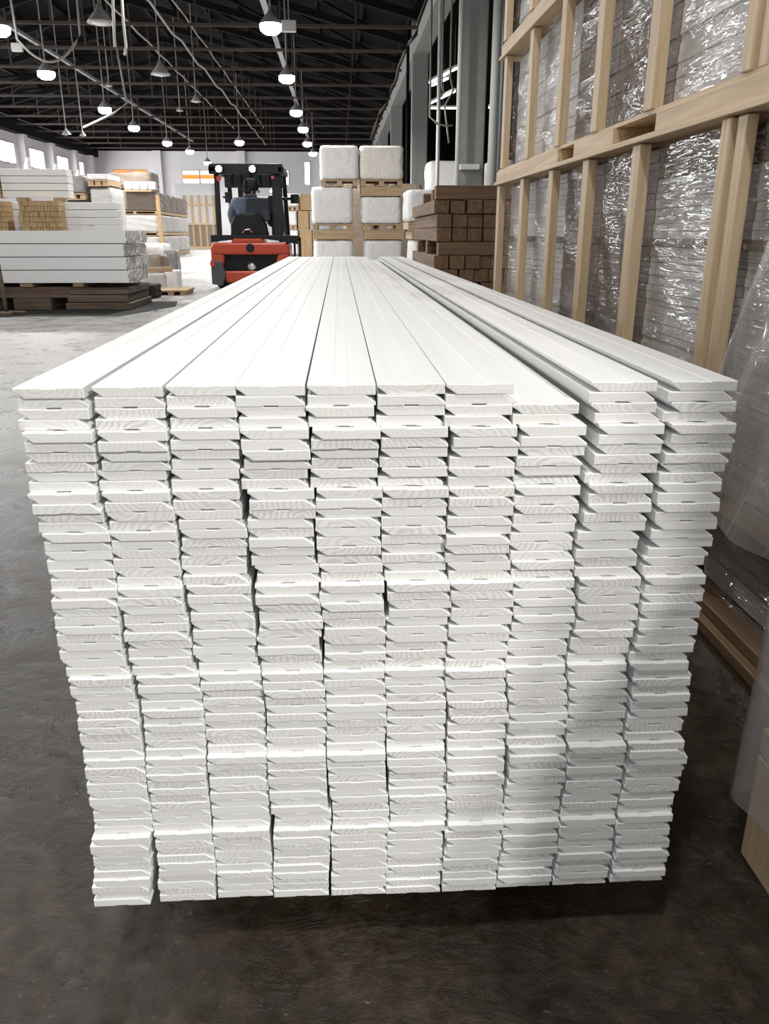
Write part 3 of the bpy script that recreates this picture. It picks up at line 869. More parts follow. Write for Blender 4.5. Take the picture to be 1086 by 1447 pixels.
# near wrapped bundle at the right edge of the photo: a film-draped crate, its unseen upper part stepped and flared to shadow the white boards
t = thing('wrapped_bundle', 'film-draped crate on pale wooden feet at the lower right edge of the photo', 'crate', (0.665, -0.12, 0))
for y in (1.07, 0.05):
    MB().box(0.0, 0.10, y, y + 0.12, 0, 0.20).build('foot', M['pine_z'], t, bevel=0.004)
    MB().box(0.40, 0.50, y, y + 0.12, 0, 0.20).build('foot', M['pine_z'], t, bevel=0.004)
MB().box(0.0, 0.50, 0.05, 1.19, 0.205, 0.25).build('base_rail', M['pine'], t, bevel=0.003)
tag(board_pile(0.06, 1.18, 0.252, 0.86, 5, 0.022, 0.05, 0.50).build('board_load', M['load_light'], t), kind='stuff')
tag(board_pile(0.06, 1.18, 0.862, 1.15, 6, 0.022, 0.13, 0.55).build('board_load', M['load_light'], t), kind='stuff')
tag(board_pile(0.06, 1.18, 1.152, 1.55, 7, 0.022, 0.25, 0.60).build('board_load', M['load_light'], t), kind='stuff')
def drape(u, v):
    s = u * 1.75
    z = 1.60 - 1.48 * v
    fl = 0.006 + 0.05 * max(0.0, v - 0.45) ** 1.5 - 0.325 * max(0.0, z - 0.83)
    wv = 0.009 * math.sin(13 * s + 3 * v) + 0.005 * math.sin(31 * s - 7 * v) * v
    hem = 0.025 * math.sin(8 * s) * v * v
    if s < 1.2:
        return (-fl + wv * min(1, s * 6), s, z + hem)
    q = s - 1.2
    k = min(1, 8 * q)
    return (-fl * (1 - k) + wv * (1 - k) + q * 0.85, 1.2 + (0.01 + 0.03 * v * v) * k + wv * k, z + hem)
MB().grid(drape, 80, 40).build('plastic_film', M['loose_film'], t, smooth=True)

# ------------------------------------------------------------------ brown timber stack beyond the bundle
TX, TY, TT = 0.90, 7.45, 0.116
rt = random.Random(5)
pt = MB().box(0, 0.13, 0, 2.2, 0, TT - 0.004).build('brown_timber', M['timber'], bevel=0.006)
ptx = MB().box(0, 0.78, 0, 0.15, 0, TT - 0.004).build('brown_timber', M['timber_x'], bevel=0.006)
used = [False, False]
for k in range(12):
    z = TT * (11 - k)
    row = 'top' if k == 0 else ORD[k + 1] + ' from the top'
    if k in (0, 4, 8):
        for j, yy in enumerate((TY - 0.03, TY + 0.7, TY + 1.5)):
            b = ptx if not used[1] else ptx.copy()
            if used[1]: COL.objects.link(b)
            used[1] = True
            b.location = (TX - 0.06 + rt.uniform(-0.05, 0.04) if j == 0 else TX + rt.uniform(-0.08, 0.02), yy + rt.uniform(-0.03, 0.03), z)
            tag(b, 'brown timber lying crosswise in the timber stack, layer %s, %s' % (row, ('at the front', 'in the middle', 'at the back')[j]), 'timber', 'timbers of the brown stack')
        continue
    x = TX + rt.uniform(-0.07, 0.06)
    for j in range(5):
        b = pt if not used[0] else pt.copy()
        if used[0]: COL.objects.link(b)
        used[0] = True
        b.location = (x, TY + rt.uniform(-0.04, 0.05), z)
        x += 0.13 + rt.uniform(0.004, 0.016)
        tag(b, 'brown timber end, %s from left in the timber stack, layer %s' % (ORD[j + 1], row), 'timber', 'timbers of the brown stack')

# ------------------------------------------------------------------ wrapped pallets
def lump(w, d, h, seed, amp=0.02, n=9):
    """Shrink-wrapped block: rounded edges, slightly bulging and creased faces; base centre at the origin."""
    r = random.Random(seed)
    k = [(r.uniform(2, 7), r.uniform(2, 7), r.uniform(2, 7), r.uniform(0, 6)) for _ in range(5)]
    bm = bmesh.new()
    bmesh.ops.create_cube(bm, size=1.0)
    bmesh.ops.subdivide_edges(bm, edges=bm.edges[:], cuts=n, use_grid_fill=True)
    e = 0.07
    m = MB()
    vs = []
    for v in bm.verts:
        x, y, z = v.co
        c = [max(-0.5 + e, min(0.5 - e, q)) for q in (x, y, z)]
        dv = Vector((x - c[0], y - c[1], z - c[2]))
        if dv.length > 1e-6: dv = dv.normalized() * e
        p = Vector(c) + dv
        s = sum(math.sin(a * 3 * x + b * 3 * y + cc * 3 * z + ph) for a, b, cc, ph in k) / 5
        nrm = (dv.normalized() if dv.length > 1e-6 else Vector((0, 0, 0)))
        vs.append((p.x * w + nrm.x * s * amp, p.y * d + nrm.y * s * amp, max(0.0, min(h, (p.z + 0.5) * h + nrm.z * s * amp * 0.3))))
    m.add(vs, [tuple(v.index for v in f.verts) for f in bm.faces])
    bm.free()
    return m


def wrapped_pallet(label, loc, w, d, h, mat, seed=0, rz=0.0, group=None, cat='pallet', ph=0.13, cap=0.0):
    """h is the whole height with the pallet."""
    t = thing('wrapped_pallet', label, cat, loc, rz, group)
    w2 = w * 0.97
    for x in (-w2 / 2 + 0.06, 0, w2 / 2 - 0.06):
        MB().box(x - 0.06, x + 0.06, -d / 2 + 0.02, d / 2 - 0.02, 0.022, ph - 0.024).build('pallet_block', M['pine_x'], t)
    MB().box(-w2 / 2, w2 / 2, -d / 2, d / 2, ph - 0.024, ph).build('pallet_deck', M['pine_x'], t)
    MB().box(-w2 / 2, w2 / 2, -d / 2, -d / 2 + 0.1, 0, 0.022).build('pallet_runner', M['pine_x'], t)
    MB().box(-w2 / 2, w2 / 2, d / 2 - 0.1, d / 2, 0, 0.022).build('pallet_runner', M['pine_x'], t)
    if cap:
        MB().box(-w / 2 - 0.012, w / 2 + 0.012, -d / 2 - 0.03, d / 2 + 0.03, h - cap, h).build('wooden_cap', M['pine_x'], t, bevel=0.006)
        h -= cap
    l = lump(w, d, h - ph - 0.005, seed, 0.02 * min(1.5, w)).build('wrapped_load', mat, t, smooth=True)
    l.location = (0, 0, ph + 0.002)
    return t


def px_box(x0, x1, Y):
    a, b = at(x0, 329, Y).x, at(x1, 329, Y).x
    return (a + b) / 2, b - a


def zat(y, Y): return at(479, y, Y).z


# the two tall piles behind the far end of the bundle
PY = 20.0
zz = [0.0, zat(325, PY), zat(263, PY), zat(204, PY)]
for c, rows in enumerate((((443, 499), (441, 499), (454, 507)), ((515, 569), (511, 567), (509, 569)))):
    for k, (a, b) in enumerate(rows):
        cx, w = px_box(a, b, PY)
        where = ('bottom', 'middle', 'top')[k] + ' of the ' + ('left', 'right')[c] + ' one of the two tall piles'
        wrapped_pallet('white film-wrapped pallet load, ' + where, (cx, PY + 0.55, zz[k]), w, 1.1, zz[k + 1] - zz[k] - 0.01,
                       M['wrap_cream' if (c == 1 and k == 2) else 'wrap_white'], 10 * c + k, 0, 'wrapped pallet loads of the two tall piles', cap=0.2 if (k == 0 or (k == 1 and c == 1)) else 0.0)
for k, (a, b) in enumerate(((486, 530), (548, 596))):
    cx, w = px_box(a, b, 23.0)
    wrapped_pallet('dark brown wrapped load behind the tall piles, %s' % ('seen in the gap between them', 'seen right of the right pile')[k], (cx, 23.6, 0), w, 1.1, 2.25, M['wrap_brown'], 90 + k, 0, 'brown loads behind the tall piles')
# the shorter pile in front of the second column
for k, (a, b, y0, y1) in enumerate(((583, 660, None, 326), (576, 662, 326, 265))):
    cx, w = px_box(a, b, 13.5)
    z0 = 0 if y0 is None else zat(y0, 13.5)
    wrapped_pallet('white film-wrapped pallet load, %s of the pile between timber stack and concrete column' % ('bottom', 'top')[k], (cx, 14.15, z0), w, 1.1,
                   zat(y1, 13.5) - z0 - 0.01, M['wrap_white'], 40 + k, 0, 'wrapped pallet loads behind the timber', cap=0.12 if k == 0 else 0.0)
# neighbouring bay: white packs behind the columns
for k, (a, b, y0, y1, Y) in enumerate(((604, 652, 270, 226, 24), (690, 722, 285, 224, 23))):
    cx, w = px_box(a, b, Y)
    wrapped_pallet(('white wrapped pack behind the columns, left of the nearest column', 'white wrapped pack seen between the nearest column and the crates')[k],
                   (cx, Y + 0.6, 0 if False else 1.6), w, 1.2, zat(y1, Y) - 1.6, M['wrap_white'], 60 + k, 0, 'packs in the neighbouring bay')
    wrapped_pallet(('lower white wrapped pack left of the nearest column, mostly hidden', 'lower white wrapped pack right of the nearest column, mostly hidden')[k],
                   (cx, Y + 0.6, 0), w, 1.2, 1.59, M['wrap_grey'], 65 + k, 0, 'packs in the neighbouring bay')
# boxes right of the forklift
for k, (y0, y1, x0, x1) in enumerate(((None, 324, 400, 440), (324, 297, 402, 436), (297, 273, 404, 441))):
    cx, w = px_box(x0, x1, 34)
    z0 = 0 if y0 is None else zat(y0, 34)
    wrapped_pallet('pale wrapped load with brown end, %s of the pile right of the forklift' % ('bottom', 'middle', 'top')[k], (cx - w * 0.24, 35, z0), w * 0.5, 1.6, zat(y1, 34) - z0 - 0.01, M['wrap_white'], 70 + k, 0, 'pile right of the forklift')
    tag(MB().box(cx + w * 0.06, cx + w * 0.5, 34.3, 35.7, z0 + (0.0 if k == 0 else 0.005), zat(y1, 34) - 0.02).build('lumber_bundle', M['lumber'], bevel=0.01),
        'brown lumber bundle, %s of the pile right of the forklift' % ('bottom', 'middle', 'top')[k], 'lumber')

# ------------------------------------------------------------------ left side: packs of white beams
def ragged_beam(length, d, h, seed):
    """A strapped bundle of thin white boards: smooth long faces, board ends of slightly different length."""
    r = random.Random(seed)
    m = MB()
    n = 5
    for i in range(n):
        for j in range(3):
            dx = r.uniform(0, 0.02)
            m.box(0 if j else 0, length - dx, d * j / 3, d * (j + 1) / 3, h * i / n, h * (i + 1) / n)
    me = m
    return me


def beam_colors(o):
    me = o.data
    for p in me.polygons:
        if p.normal.x > 0.9:
            p.material_index = 1


beam_protos = []
for s in range(3):
    b = ragged_beam(2.4, 0.205, 0.157, s).build('white_beam', [M['white_pack'], M['pack_end']])
    beam_colors(b)
    beam_protos.append(b)
used_b = set()
rn = random.Random(3)
ZA, HA = 0.366, 0.168
for k in range(4):
    for j in range(6):
        i = rn.randrange(3)
        b = beam_protos[i]
        if i in used_b:
            b = b.copy(); COL.objects.link(b)
        used_b.add(i)
        b.location = (-5.24 + rn.uniform(-0.02, 0.02) + (0.0 if k else 0.03), 11.4 + j * 0.213, ZA + HA * (3 - k) + 0.0005)
        tag(b, 'white board pack in the nearest left stack, %s layer from top, %s from front' % (ORD[k + 1], ORD[j + 1]), 'board pack', 'white packs of the nearest left stack')
        if j == 0: b['label'] = 'long white board pack in front of the nearest left stack, %s layer from the top' % ORD[k + 1]
for k, (x0, x1, y0, y1) in enumerate(((-4.30, -4.13, 11.45, 12.6), (-3.60, -3.46, 11.45, 12.6), (-5.1, -4.9, 11.45, 12.6))):
    tag(MB().box(x0, x1, y0, y1, 0.310, 0.365).build('timber_bearer', M['pine_x'], bevel=0.006), ('short pale timber bearer under the nearest left stack, left of two', 'short pale timber bearer under the nearest left stack, right of two', 'short timber bearer under the left end of the nearest left stack')[k], 'bearer')
t = thing('wrapped_slab', 'flat film-wrapped dark slab lying under the nearest left stack', 'slab', (-4.35, 11.5, 0.165))
MB().box(-0.85, 0.93, 0, 1.1, 0, 0.142).build('board_slab', M['timber_x'], t, bevel=0.01)
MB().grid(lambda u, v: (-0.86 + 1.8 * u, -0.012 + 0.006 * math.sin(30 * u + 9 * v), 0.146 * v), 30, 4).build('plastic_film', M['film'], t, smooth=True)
for k, (x0, x1, y0, y1, h) in enumerate(((-4.42, -3.92, 11.45, 12.5, 0.16), (-5.1, -4.62, 11.45, 12.5, 0.16))):
    tag(MB().box(x0, x1, y0, y1, 0.006, h).build('timber_block', M['dark_timber'], bevel=0.01), ('dark timber block on the floor under the wrapped slab', 'dark timber block on the floor at the left photo edge')[k], 'timber block')
m = MB()
for q in range(3):
    m.box(-3.72 + 0.03 * q, -2.86 + rn.uniform(-0.05, 0.02), 11.42 + 0.02 * q, 12.7, 0.006 + 0.1 * q, 0.1 + 0.1 * q)
tag(m.build('timber_pile', M['dark_timber'], bevel=0.012), 'low pile of dark broad timbers under the right end of the nearest left stack', 'timber pile')
tag(MB().prism([(-5.6, 10.62), (-2.79, 10.62), (-2.36, 12.0), (-2.5, 12.9), (-5.6, 12.9)], 0.0, 0.005, 'z').build('shadow_sheet', M['rubber']), 'dark sheet standing for the shadow on the floor under the nearest left stack', 'mat')  # dark sheet in place of the shadow beneath and in front of the stack

# dark metal stand at the left edge
t = thing('metal_stand', 'dark brown metal stand with curved top and flat feet at the left photo edge', 'stand', at(6, 440, 10.75).xyz * 1.0)
t.location.z = 0
MB().tube([(-0.16, 0, 0.78), (-0.07, 0, 0.77), (-0.01, 0, 0.72), (0.012, 0, 0.62), (0.02, 0, 0.3), (0.025, 0, 0.035)], 0.028).build('post', M['dark_timber'], t, smooth=True)
MB().tube([(-0.16, 0, 0.66), (-0.06, 0, 0.63), (-0.055, 0, 0.3), (-0.05, 0, 0.035)], 0.02).build('brace', M['dark_timber'], t, smooth=True)
MB().bar((-0.3, -0.05, 0.03), (0.14, -0.14, 0.03), 0.09, 0.055).build('foot', M['dark_timber'], t, bevel=0.012)
MB().bar((-0.3, 0.1, 0.03), (0.24, 0.06, 0.03), 0.06, 0.045).build('foot', M['dark_timber'], t, bevel=0.012)

# stacks behind: layered white packs and lumber bundles
def pack(label, x0, x1, y0, y1, z0, z1, layers, group=None, mat='white_pack', cat='board pack'):
    """Layered white pack; each layer is a bundle of its own."""
    h = (z1 - z0) / layers
    for k in range(layers):
        o = MB().box(x0, x1 + rn.uniform(-0.03, 0.0), y0, y1, z0 + h * k + 0.004, z0 + h * (k + 1) - 0.004).build('white_pack', [M[mat], M['pack_end']], bevel=0.006)
        beam_colors(o)
        tag(o, label + ', ' + (ORD[layers - k] + ' layer from the top'), cat, group)


def lumber(label, x0, x1, y0, y1, z0, z1, nx, nz):
    m = MB()
    r = random.Random(int(1000 * abs(x0)))
    dx, dz = (x1 - x0) / nx, (z1 - z0) / nz
    for i in range(nx):
        for j in range(nz):
            m.box(x0 + dx * i, x0 + dx * (i + 0.92), y0 + r.uniform(0, 0.03), y1, z0 + dz * j, z0 + dz * (j + 0.94))
    return tag(m.build('lumber_bundle', M['lumber']), label, 'lumber')


pack('white board pack of the second left stack', -6.3, -3.70, 14.62, 14.92, 1.0, 1.485, 4, 'white packs of the second left stack')
tag(MB().box(-6.2, -3.75, 14.64, 14.92, 0.0, 0.995).build('white_pack', M['white_pack'], bevel=0.01), 'lower white pack of the second left stack, hidden behind the nearest stack', 'board pack')
lumber('square lumber bundle with brown end grain in front of the second left stack', -5.21, -4.56, 14.30, 14.6, 1.0, 1.50, 13, 6)
lumber('lumber bundle with brown end grain at the left photo edge, lower of two', -5.9, -5.42, 14.30, 14.6, 1.0, 1.49, 9, 6)
tag(MB().box(-5.9, -4.5, 14.3, 14.6, 0.0, 0.995).build('timber_pile', M['dark_timber'], bevel=0.01), 'dark pile carrying the two lumber bundles, hidden behind the nearest stack', 'timber pile')
pack('white board pack of the upper left stack', -5.56, -4.47, 14.63, 14.92, 1.55, 2.0, 4, 'white packs of the upper left stack')
lumber('lumber bundle with brown ends at the left photo edge, upper of two', -6.1, -5.58, 14.60, 14.92, 1.55, 2.0, 8, 6)
for k, (x0, x1) in enumerate(((-5.95, -5.8), (-5.35, -5.2), (-4.75, -4.6))):
    tag(MB().box(x0, x1, 14.64, 14.92, 1.488, 1.549).build('timber_bearer', M['pine_x']), 'timber bearer between the two tiers of the second left stack, %s from the left' % ORD[k + 1], 'bearer')

# wrapped pallets further back
def tier(label, x0, x1, ytop, ybot, Y, d, mat, seed, group=None, ground=True, first=False):
    cx, w = px_box(x0, x1, Y)
    z0, z1 = zat(ybot, Y), zat(ytop, Y)
    return wrapped_pallet(label, (cx, Y + d / 2, z0), w, d, z1 - z0 - 0.01, M[mat], seed, 0, group)

g = 'wrapped pallets by the second left stack'
cx, w = px_box(92, 126, 19)
wrapped_pallet('hidden lower load under the grey wrapped pallet', (cx, 19.6, 0), w, 1.1, zat(283, 19), M['wrap_grey'], 3, 0, g)
tier('grey film-wrapped pallet load right of the upper left stack', 92, 127, 247, 283, 19, 1.2, 'wrap_grey', 4, g)
cx, w = px_box(132, 163, 19)
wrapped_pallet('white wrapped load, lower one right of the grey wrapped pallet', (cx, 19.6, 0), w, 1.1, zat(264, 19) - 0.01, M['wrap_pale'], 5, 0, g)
tier('white box load, upper one right of the grey wrapped pallet', 131, 160, 246, 264, 19, 1.1, 'wrap_white', 6, g)

FY = 37.0
zt = [0, zat(333, FY), zat(303, FY), zat(270, FY), zat(243, FY)]
x0w, x1w = at(160, 329, FY).x, at(226, 329, FY).x
gw = 'pallets of the long wrapped row on the left'
proto_row = None
names = ['bottom', 'second', 'third']
for k in range(3):
    base = None
    for j in range(5):
        lab = 'film-wrapped pallet load in the long left row, %s tier from below, %s from front' % (ORD[k + 1], ORD[j + 1])
        pos = ((x0w + x1w) / 2 - 0.06 * j, FY + 0.8 + j * 1.75, zt[k])
        if j == 0:
            base = wrapped_pallet(lab, pos, x1w - x0w, 1.6, zt[k + 1] - zt[k] - 0.01, M[('wrap_pale', 'wrap_pale', 'wrap_brown')[k]], 20 + k, 0, gw)
        else:
            copy_tree(base, None, pos, 0, lab, gw)
            if j == 1 and k == 2:
                pass
wrapped_pallet('brown film-wrapped load on top of the long left row, at its front', ((x0w + x1w) / 2 - 0.05, FY + 0.8, zt[3]), x1w - x0w - 0.2, 1.5, zt[4] - zt[3] - 0.02, M['wrap_brown'], 27, 0, gw)
for k in range(4):
    cxx = x0w + 0.9 + 0.33 * k
    tag(lump(0.3, 0.4, 0.32, 50 + k, 0.02, 4).build('white_packet', M['wrap_white'], smooth=True), 'small white packet at the front of the long left row, %s from the left' % ORD[k + 1], 'packet', 'white packets of the long row').location = (cxx, FY - 0.25, zt[3] + 0.01)
tag(MB().box(x0w + 0.7, x1w - 0.1, FY - 0.5, FY - 0.02, zt[3] - 0.06, zt[3]).build('plank_shelf', M['pine_x']), 'plank under the row of small white packets', 'plank')
p0, p1 = at(222, 275, FY - 0.2), at(231, 362, FY - 0.2)
tag(MB().bar(p0, (p1.x, p1.y, 0.0), 0.16, 0.16).build('timber_post', M['lumber']), 'tall orange-brown timber post leaning at the front corner of the long left row', 'post')
p1 = at(262, 245, 64)
# far crates at the back wall
for k, (xa, xb, ya, yb, lab) in enumerate(((263, 303, 318, 345, 'lower brown crate at the back wall left of the forklift'), (262, 305, 276, 318, 'upper pale crate with brown uprights at the back wall left of the forklift'))):
    Y = 58.0
    cx, w = px_box(xa, xb, Y)
    za, zb = (0 if k == 0 else zat(yb, Y)), zat(ya, Y)
    t = thing('wooden_crate', lab, 'crate', (cx, Y, za), 0, 'crates at the back wall')
    MB().box(-w / 2, w / 2, 0.06, 1.5, 0.12, zb - za - 0.005).build('panel', M['wrap_pale' if k else 'wrap_brown'], t)
    for q in range(5):
        x = -w / 2 + 0.06 + (w - 0.12) * q / 4
        MB().box(x - 0.07, x + 0.07, 0, 0.06, 0.12, zb - za - 0.02).build('upright', M['lumber'], t)
    MB().box(-w / 2, w / 2, 0, 1.5, 0, 0.12).build('base_rail', M['pine_x'], t)
    if k:
        MB().box(-w / 2, w / 2, -0.01, 0.06, (zb - za) * 0.66, (zb - za) * 0.72).build('cross_rail', M['pine_x'], t)

# clutter on the floor between the left stack and the lane
ps = at(217, 392, 15.0)
tag(MB().bar((ps.x - 0.3, 14.95, 0.37), (ps.x + 0.32, 15.1, 0.39), 0.12, 0.08).build('timber_offcut', M['pine_x'], bevel=0.01), 'pale timber offcut lying on top of the scrap heap right of the nearest left stack', 'timber')
def wad(px, py, Y, w, h, d, seed, name, mat, label, cat, z=None):
    p = at(px, py, Y)
    o = lump(w, d, h, seed, 0.06 * w, 7).build(name, mat, smooth=True)
    o.location = (p.x, p.y, 0.0 if z is None else z)
    return tag(o, label, cat)
t = thing('small_pallet', 'low broken pallet lying on the floor right of the scrap heap', 'pallet', (at(240, 412, 14.2).x, 14.2, 0))
MB().box(-0.3, 0.28, 0, 0.8, 0.06, 0.085).build('deck', M['pine_x'], t)
for x in (-0.25, 0.0, 0.2): MB().box(x - 0.04, x + 0.06, 0.02, 0.78, 0, 0.06).build('runner', M['pine_x'], t)
wad(205, 405, 13.7, 0.42, 0.22, 0.5, 1, 'black_bag', M['rubber'], 'black crumpled bag on the floor beside the right end of the nearest left stack', 'bag')
wad(217, 392, 15.0, 0.40, 0.33, 0.3, 2, 'crumpled_sheet', M['sheet'], 'white crumpled sheet on the scrap heap right of the nearest left stack', 'sheet')
wad(246, 405, 15.55, 0.24, 0.36, 0.3, 8, 'crumpled_sheet', M['sheet'], 'small white crumpled sheet standing at the right side of the scrap heap', 'sheet')
wad(243, 365, 16.9, 0.26, 0.68, 0.4, 4, 'film_wad', M['wrap_grey'], 'tall grey wad of plastic film behind the scrap heap', 'plastic film')
wad(212, 380, 16.2, 0.6, 0.62, 0.6, 6, 'wrapped_bale', M['wrap_brown'], 'brown wrapped bale on the floor behind the scrap heap', 'bale')
wad(212, 350, 22.0, 0.9, 0.75, 0.9, 9, 'wrapped_bale', M['wrap_pale'], 'pale wrapped bale behind the brown one, right of the nearest left stack', 'bale')

# ------------------------------------------------------------------ forklift seen from behind
FX, FYK = -1.60, 15.6
fk = thing('forklift', 'orange and black forklift seen from behind, driving away beyond the white bundle', 'forklift', (FX, FYK, 0))


def rounded(hw, z0, z1, r, n=6, rb_=0.06):
    pts = []
    for cx, cz, a0, rr in ((hw - rb_, z0 + rb_, -90, rb_), (hw - r, z1 - r, 0, r), (-hw + r, z1 - r, 90, r), (-hw + rb_, z0 + rb_, 180, rb_)):
        for k in range(n + 1):
            a = math.radians(a0 + 90 * k / n)
            pts.append((cx + rr * math.cos(a), cz + rr * math.sin(a)))
    return pts


# counterweight: rounded slab above the opening, side cheeks, sill
m = MB()
m.prism([(x - 0.03, z) for x, z in rounded(0.725, 0.62, 0.83, 0.12)], 0.0, 0.62)
m.prism([(-0.755, 0.30), (-0.56, 0.30), (-0.50, 0.62), (-0.755, 0.66)], 0.015, 0.62)
m.prism([(0.46, 0.62), (0.40, 0.30), (0.695, 0.30), (0.695, 0.66)], 0.015, 0.62)
m.prism([(-0.50, 0.12), (0.62, 0.12), (0.58, 0.33), (-0.56, 0.33)], 0.03, 0.62)
m.build('counterweight', M['orange'], fk, bevel=0.035, seg=3)
MB().box(-0.58, 0.52, 0.18, 0.3, 0.28, 0.66).build('rear_recess', M['black'], fk)
MB().lathe([(0.05, 0.0), (0.085, 0.01), (0.085, 0.05), (0.01, 0.06)], (-0.03, 0.12, 0.40), 'y', 16).build('tow_pin', M['chrome'], fk, smooth=True)
MB().prism([(-0.765, 0.10), (-0.56, 0.07), (-0.50, 0.28), (-0.56, 0.50), (-0.765, 0.53)], -0.012, 0.55).build('corner_panel', M['dark_grey'], fk, bevel=0.02)
MB().prism([(0.71, 0.53), (0.56, 0.50), (0.52, 0.28), (0.56, 0.07), (0.71, 0.10)], -0.012, 0.55).build('corner_panel', M['dark_grey'], fk, bevel=0.02)
MB().lathe([(0.045, -0.03), (0.045, 0.0), (0.01, 0.01)], (-0.73, 0.0, 0.46), 'y', 12).build('reflector', M['red_lens'], fk)
MB().lathe([(0.01, -0.012), (0.075, -0.008), (0.08, 0.004), (0.01, 0.006)], (-0.03, 0, 0.735), 'y', 18).build('emblem', M['black'], fk)
# body ahead of the counterweight
m = MB().prism(rounded(0.62, 0.16, 0.80, 0.06), 0.62, 2.1)
m.build('chassis', M['dark_grey'], fk, bevel=0.02)
MB().prism([(-0.38, 0.825), (0.24, 0.825), (0.18, 0.905), (-0.32, 0.905)], 0.01, 0.65).build('engine_hood', M['orange'], fk, bevel=0.02)
MB().prism([(-0.74, 0.835), (-0.40, 0.875), (0.22, 0.895), (0.50, 0.86), (0.84, 0.80), (0.86, 0.955), (-0.74, 0.965)], 0.02, 0.12).build('rear_deck', M['black'], fk, bevel=0.012)
m = MB().box(0.76, 0.80, 0.04, 0.10, 0.52, 0.86).box(0.86, 0.90, 0.04, 0.10, 0.52, 0.90)
m.box(0.76, 0.90, 0.04, 0.10, 0.86, 0.92)
m.build('side_bracket', M['black'], fk)
# overhead guard
for s, w in ((-1, 0.09), (1, 0.17)):
    x = -0.60 if s < 0 else 0.50
    MB().bar((x, 0.22, 0.90), (x + (0.0 if s < 0 else -0.03), 0.30, 2.06), w, 0.10).build('guard_post', M['black'], fk, bevel=0.012)
    xf = -0.56 if s < 0 else 0.56
    MB().bar((xf, 2.0, 0.80), (xf - 0.02 * s, 1.55, 2.06), 0.08, 0.08).build('guard_post', M['black'], fk, bevel=0.012)
MB().bar((0.66, 0.16, 0.62), (0.50, 0.28, 2.04), 0.05, 0.05).build('guard_stay', M['black'], fk)
m = MB()
m.box(-0.72, 0.60, 0.16, 0.28, 2.00, 2.175).box(-0.62, 0.56, 1.5, 1.62, 1.84, 2.13)
m.box(-0.72, -0.60, 0.16, 1.62, 2.03, 2.13).box(0.52, 0.62, 0.16, 1.62, 2.03, 2.13)
for k in range(6):
    x = -0.46 + 0.18 * k
    m.box(x - 0.02, x + 0.02, 0.2, 1.6, 2.06, 2.11)
m.build('guard_roof', M['black'], fk, bevel=0.012)
for x in (-0.52, 0.075):
    l = MB().box(x - 0.07, x + 0.07, 0.07, 0.15, 2.02, 2.14).build('work_lamp', M['black'], fk, bevel=0.01)
    MB().lathe([(0.052, 0.058), (0.052, 0.068), (0.02, 0.07)], (x, 0, 2.08), 'y', 14).build('lens', M['bulb'], l)
for x, z in ((-0.55, 1.93), (0.42, 1.95)):
    MB().lathe([(0.045 if x < 0 else 0.03, -0.03), (0.045 if x < 0 else 0.03, 0.0), (0.01, 0.03)], (x, 0.22, z), 'y', 14).build('tail_light', M['red_lens'], fk)
m = MB().tube([(-0.50, 0.24, 1.62), (-0.42, 0.24, 1.60)], 0.02)
m.box(-0.46, -0.36, 0.22, 0.25, 1.52, 1.70)
m.build('mirror', M['black'], fk)
# right-hand console
m = MB().box(0.34, 0.46, 0.5, 0.7, 0.95, 1.62).box(0.30, 0.50, 0.46, 0.6, 1.32, 1.66)
m.build('control_console', M['black'], fk, bevel=0.02)
for k, (x, z) in enumerate(((0.40, 1.76), (0.43, 1.80), (0.37, 1.72))):
    MB().lathe([(0.02, 0), (0.025, 0.03), (0.01, 0.05)], (x, 0.3, z), 'y', 10).build('indicator', M['tube'], fk)
m = MB().tube([(0.02, 1.5, 1.64), (0.74, 1.5, 1.64)], 0.03).box(0.66, 0.82, 1.46, 1.52, 1.55, 1.72)
m.build('side_lamp', M['black'], fk)
# seat
st = MB().prism([(-0.42, 0.93), (0.30, 0.93), (0.26, 1.16), (0.18, 1.30), (0.05, 1.35), (-0.20, 1.35), (-0.34, 1.30), (-0.40, 1.16)], 0.36, 0.46).build('seat_back', M['black'], fk, bevel=0.04, seg=3)
MB().tube([(-0.20, 0.345, 0.99), (-0.15, 0.34, 1.05), (-0.06, 0.34, 1.06), (0.0, 0.345, 1.0)], 0.016).build('grab_handle', M['chrome'], st, smooth=True)
MB().box(-0.32, 0.22, 0.46, 0.98, 0.92, 1.02).build('seat', M['black'], fk, bevel=0.04)
MB().tube([(-0.06, 1.5, 0.85), (-0.06, 1.22, 1.18)], 0.03).build('steering_column', M['black'], fk)
MB().tube([(-0.06 + 0.17 * math.cos(a), 1.2 + 0.1 * math.sin(a), 1.2 + 0.13 * math.sin(a)) for a in [2 * PI * k / 20 for k in range(21)]], 0.015).build('steering_wheel', M['black'], fk, smooth=True)
# mast and forks
for x in (-0.40, 0.40):
    MB().box(x - 0.05, x + 0.05, 2.2, 2.32, 0.1, 2.05).build('mast_rail', M['black'], fk, bevel=0.008)
    MB().box(x - 0.22, x - 0.10, 2.34, 2.40, 0.09, 0.75).box(x - 0.22, x - 0.10, 2.40, 3.4, 0.09, 0.135).build('fork', M['black'], fk, bevel=0.008)
for z in (0.5, 1.25, 1.98): MB().box(-0.35, 0.35, 2.22, 2.30, z, z + 0.07).build('mast_crossbar', M['black'], fk)
for x, y, r in ((-0.60, 0.42, 0.235), (0.60, 0.42, 0.235), (-0.60, 1.85, 0.29), (0.60, 1.85, 0.29)):
    wl = MB().lathe([(r * 0.55, -0.10), (r * 0.93, -0.10), (r, -0.07), (r, 0.07), (r * 0.93, 0.10), (r * 0.55, 0.10)], (x, y, r), 'x', 28).build('wheel', M['rubber'], fk, smooth=False, bevel=0.006)
    MB().lathe([(0.02, -0.108), (r * 0.5, -0.104), (r * 0.5, 0.104), (0.02, 0.108)], (x, y, r), 'x', 20).build('hub', M['dark_grey'], wl)

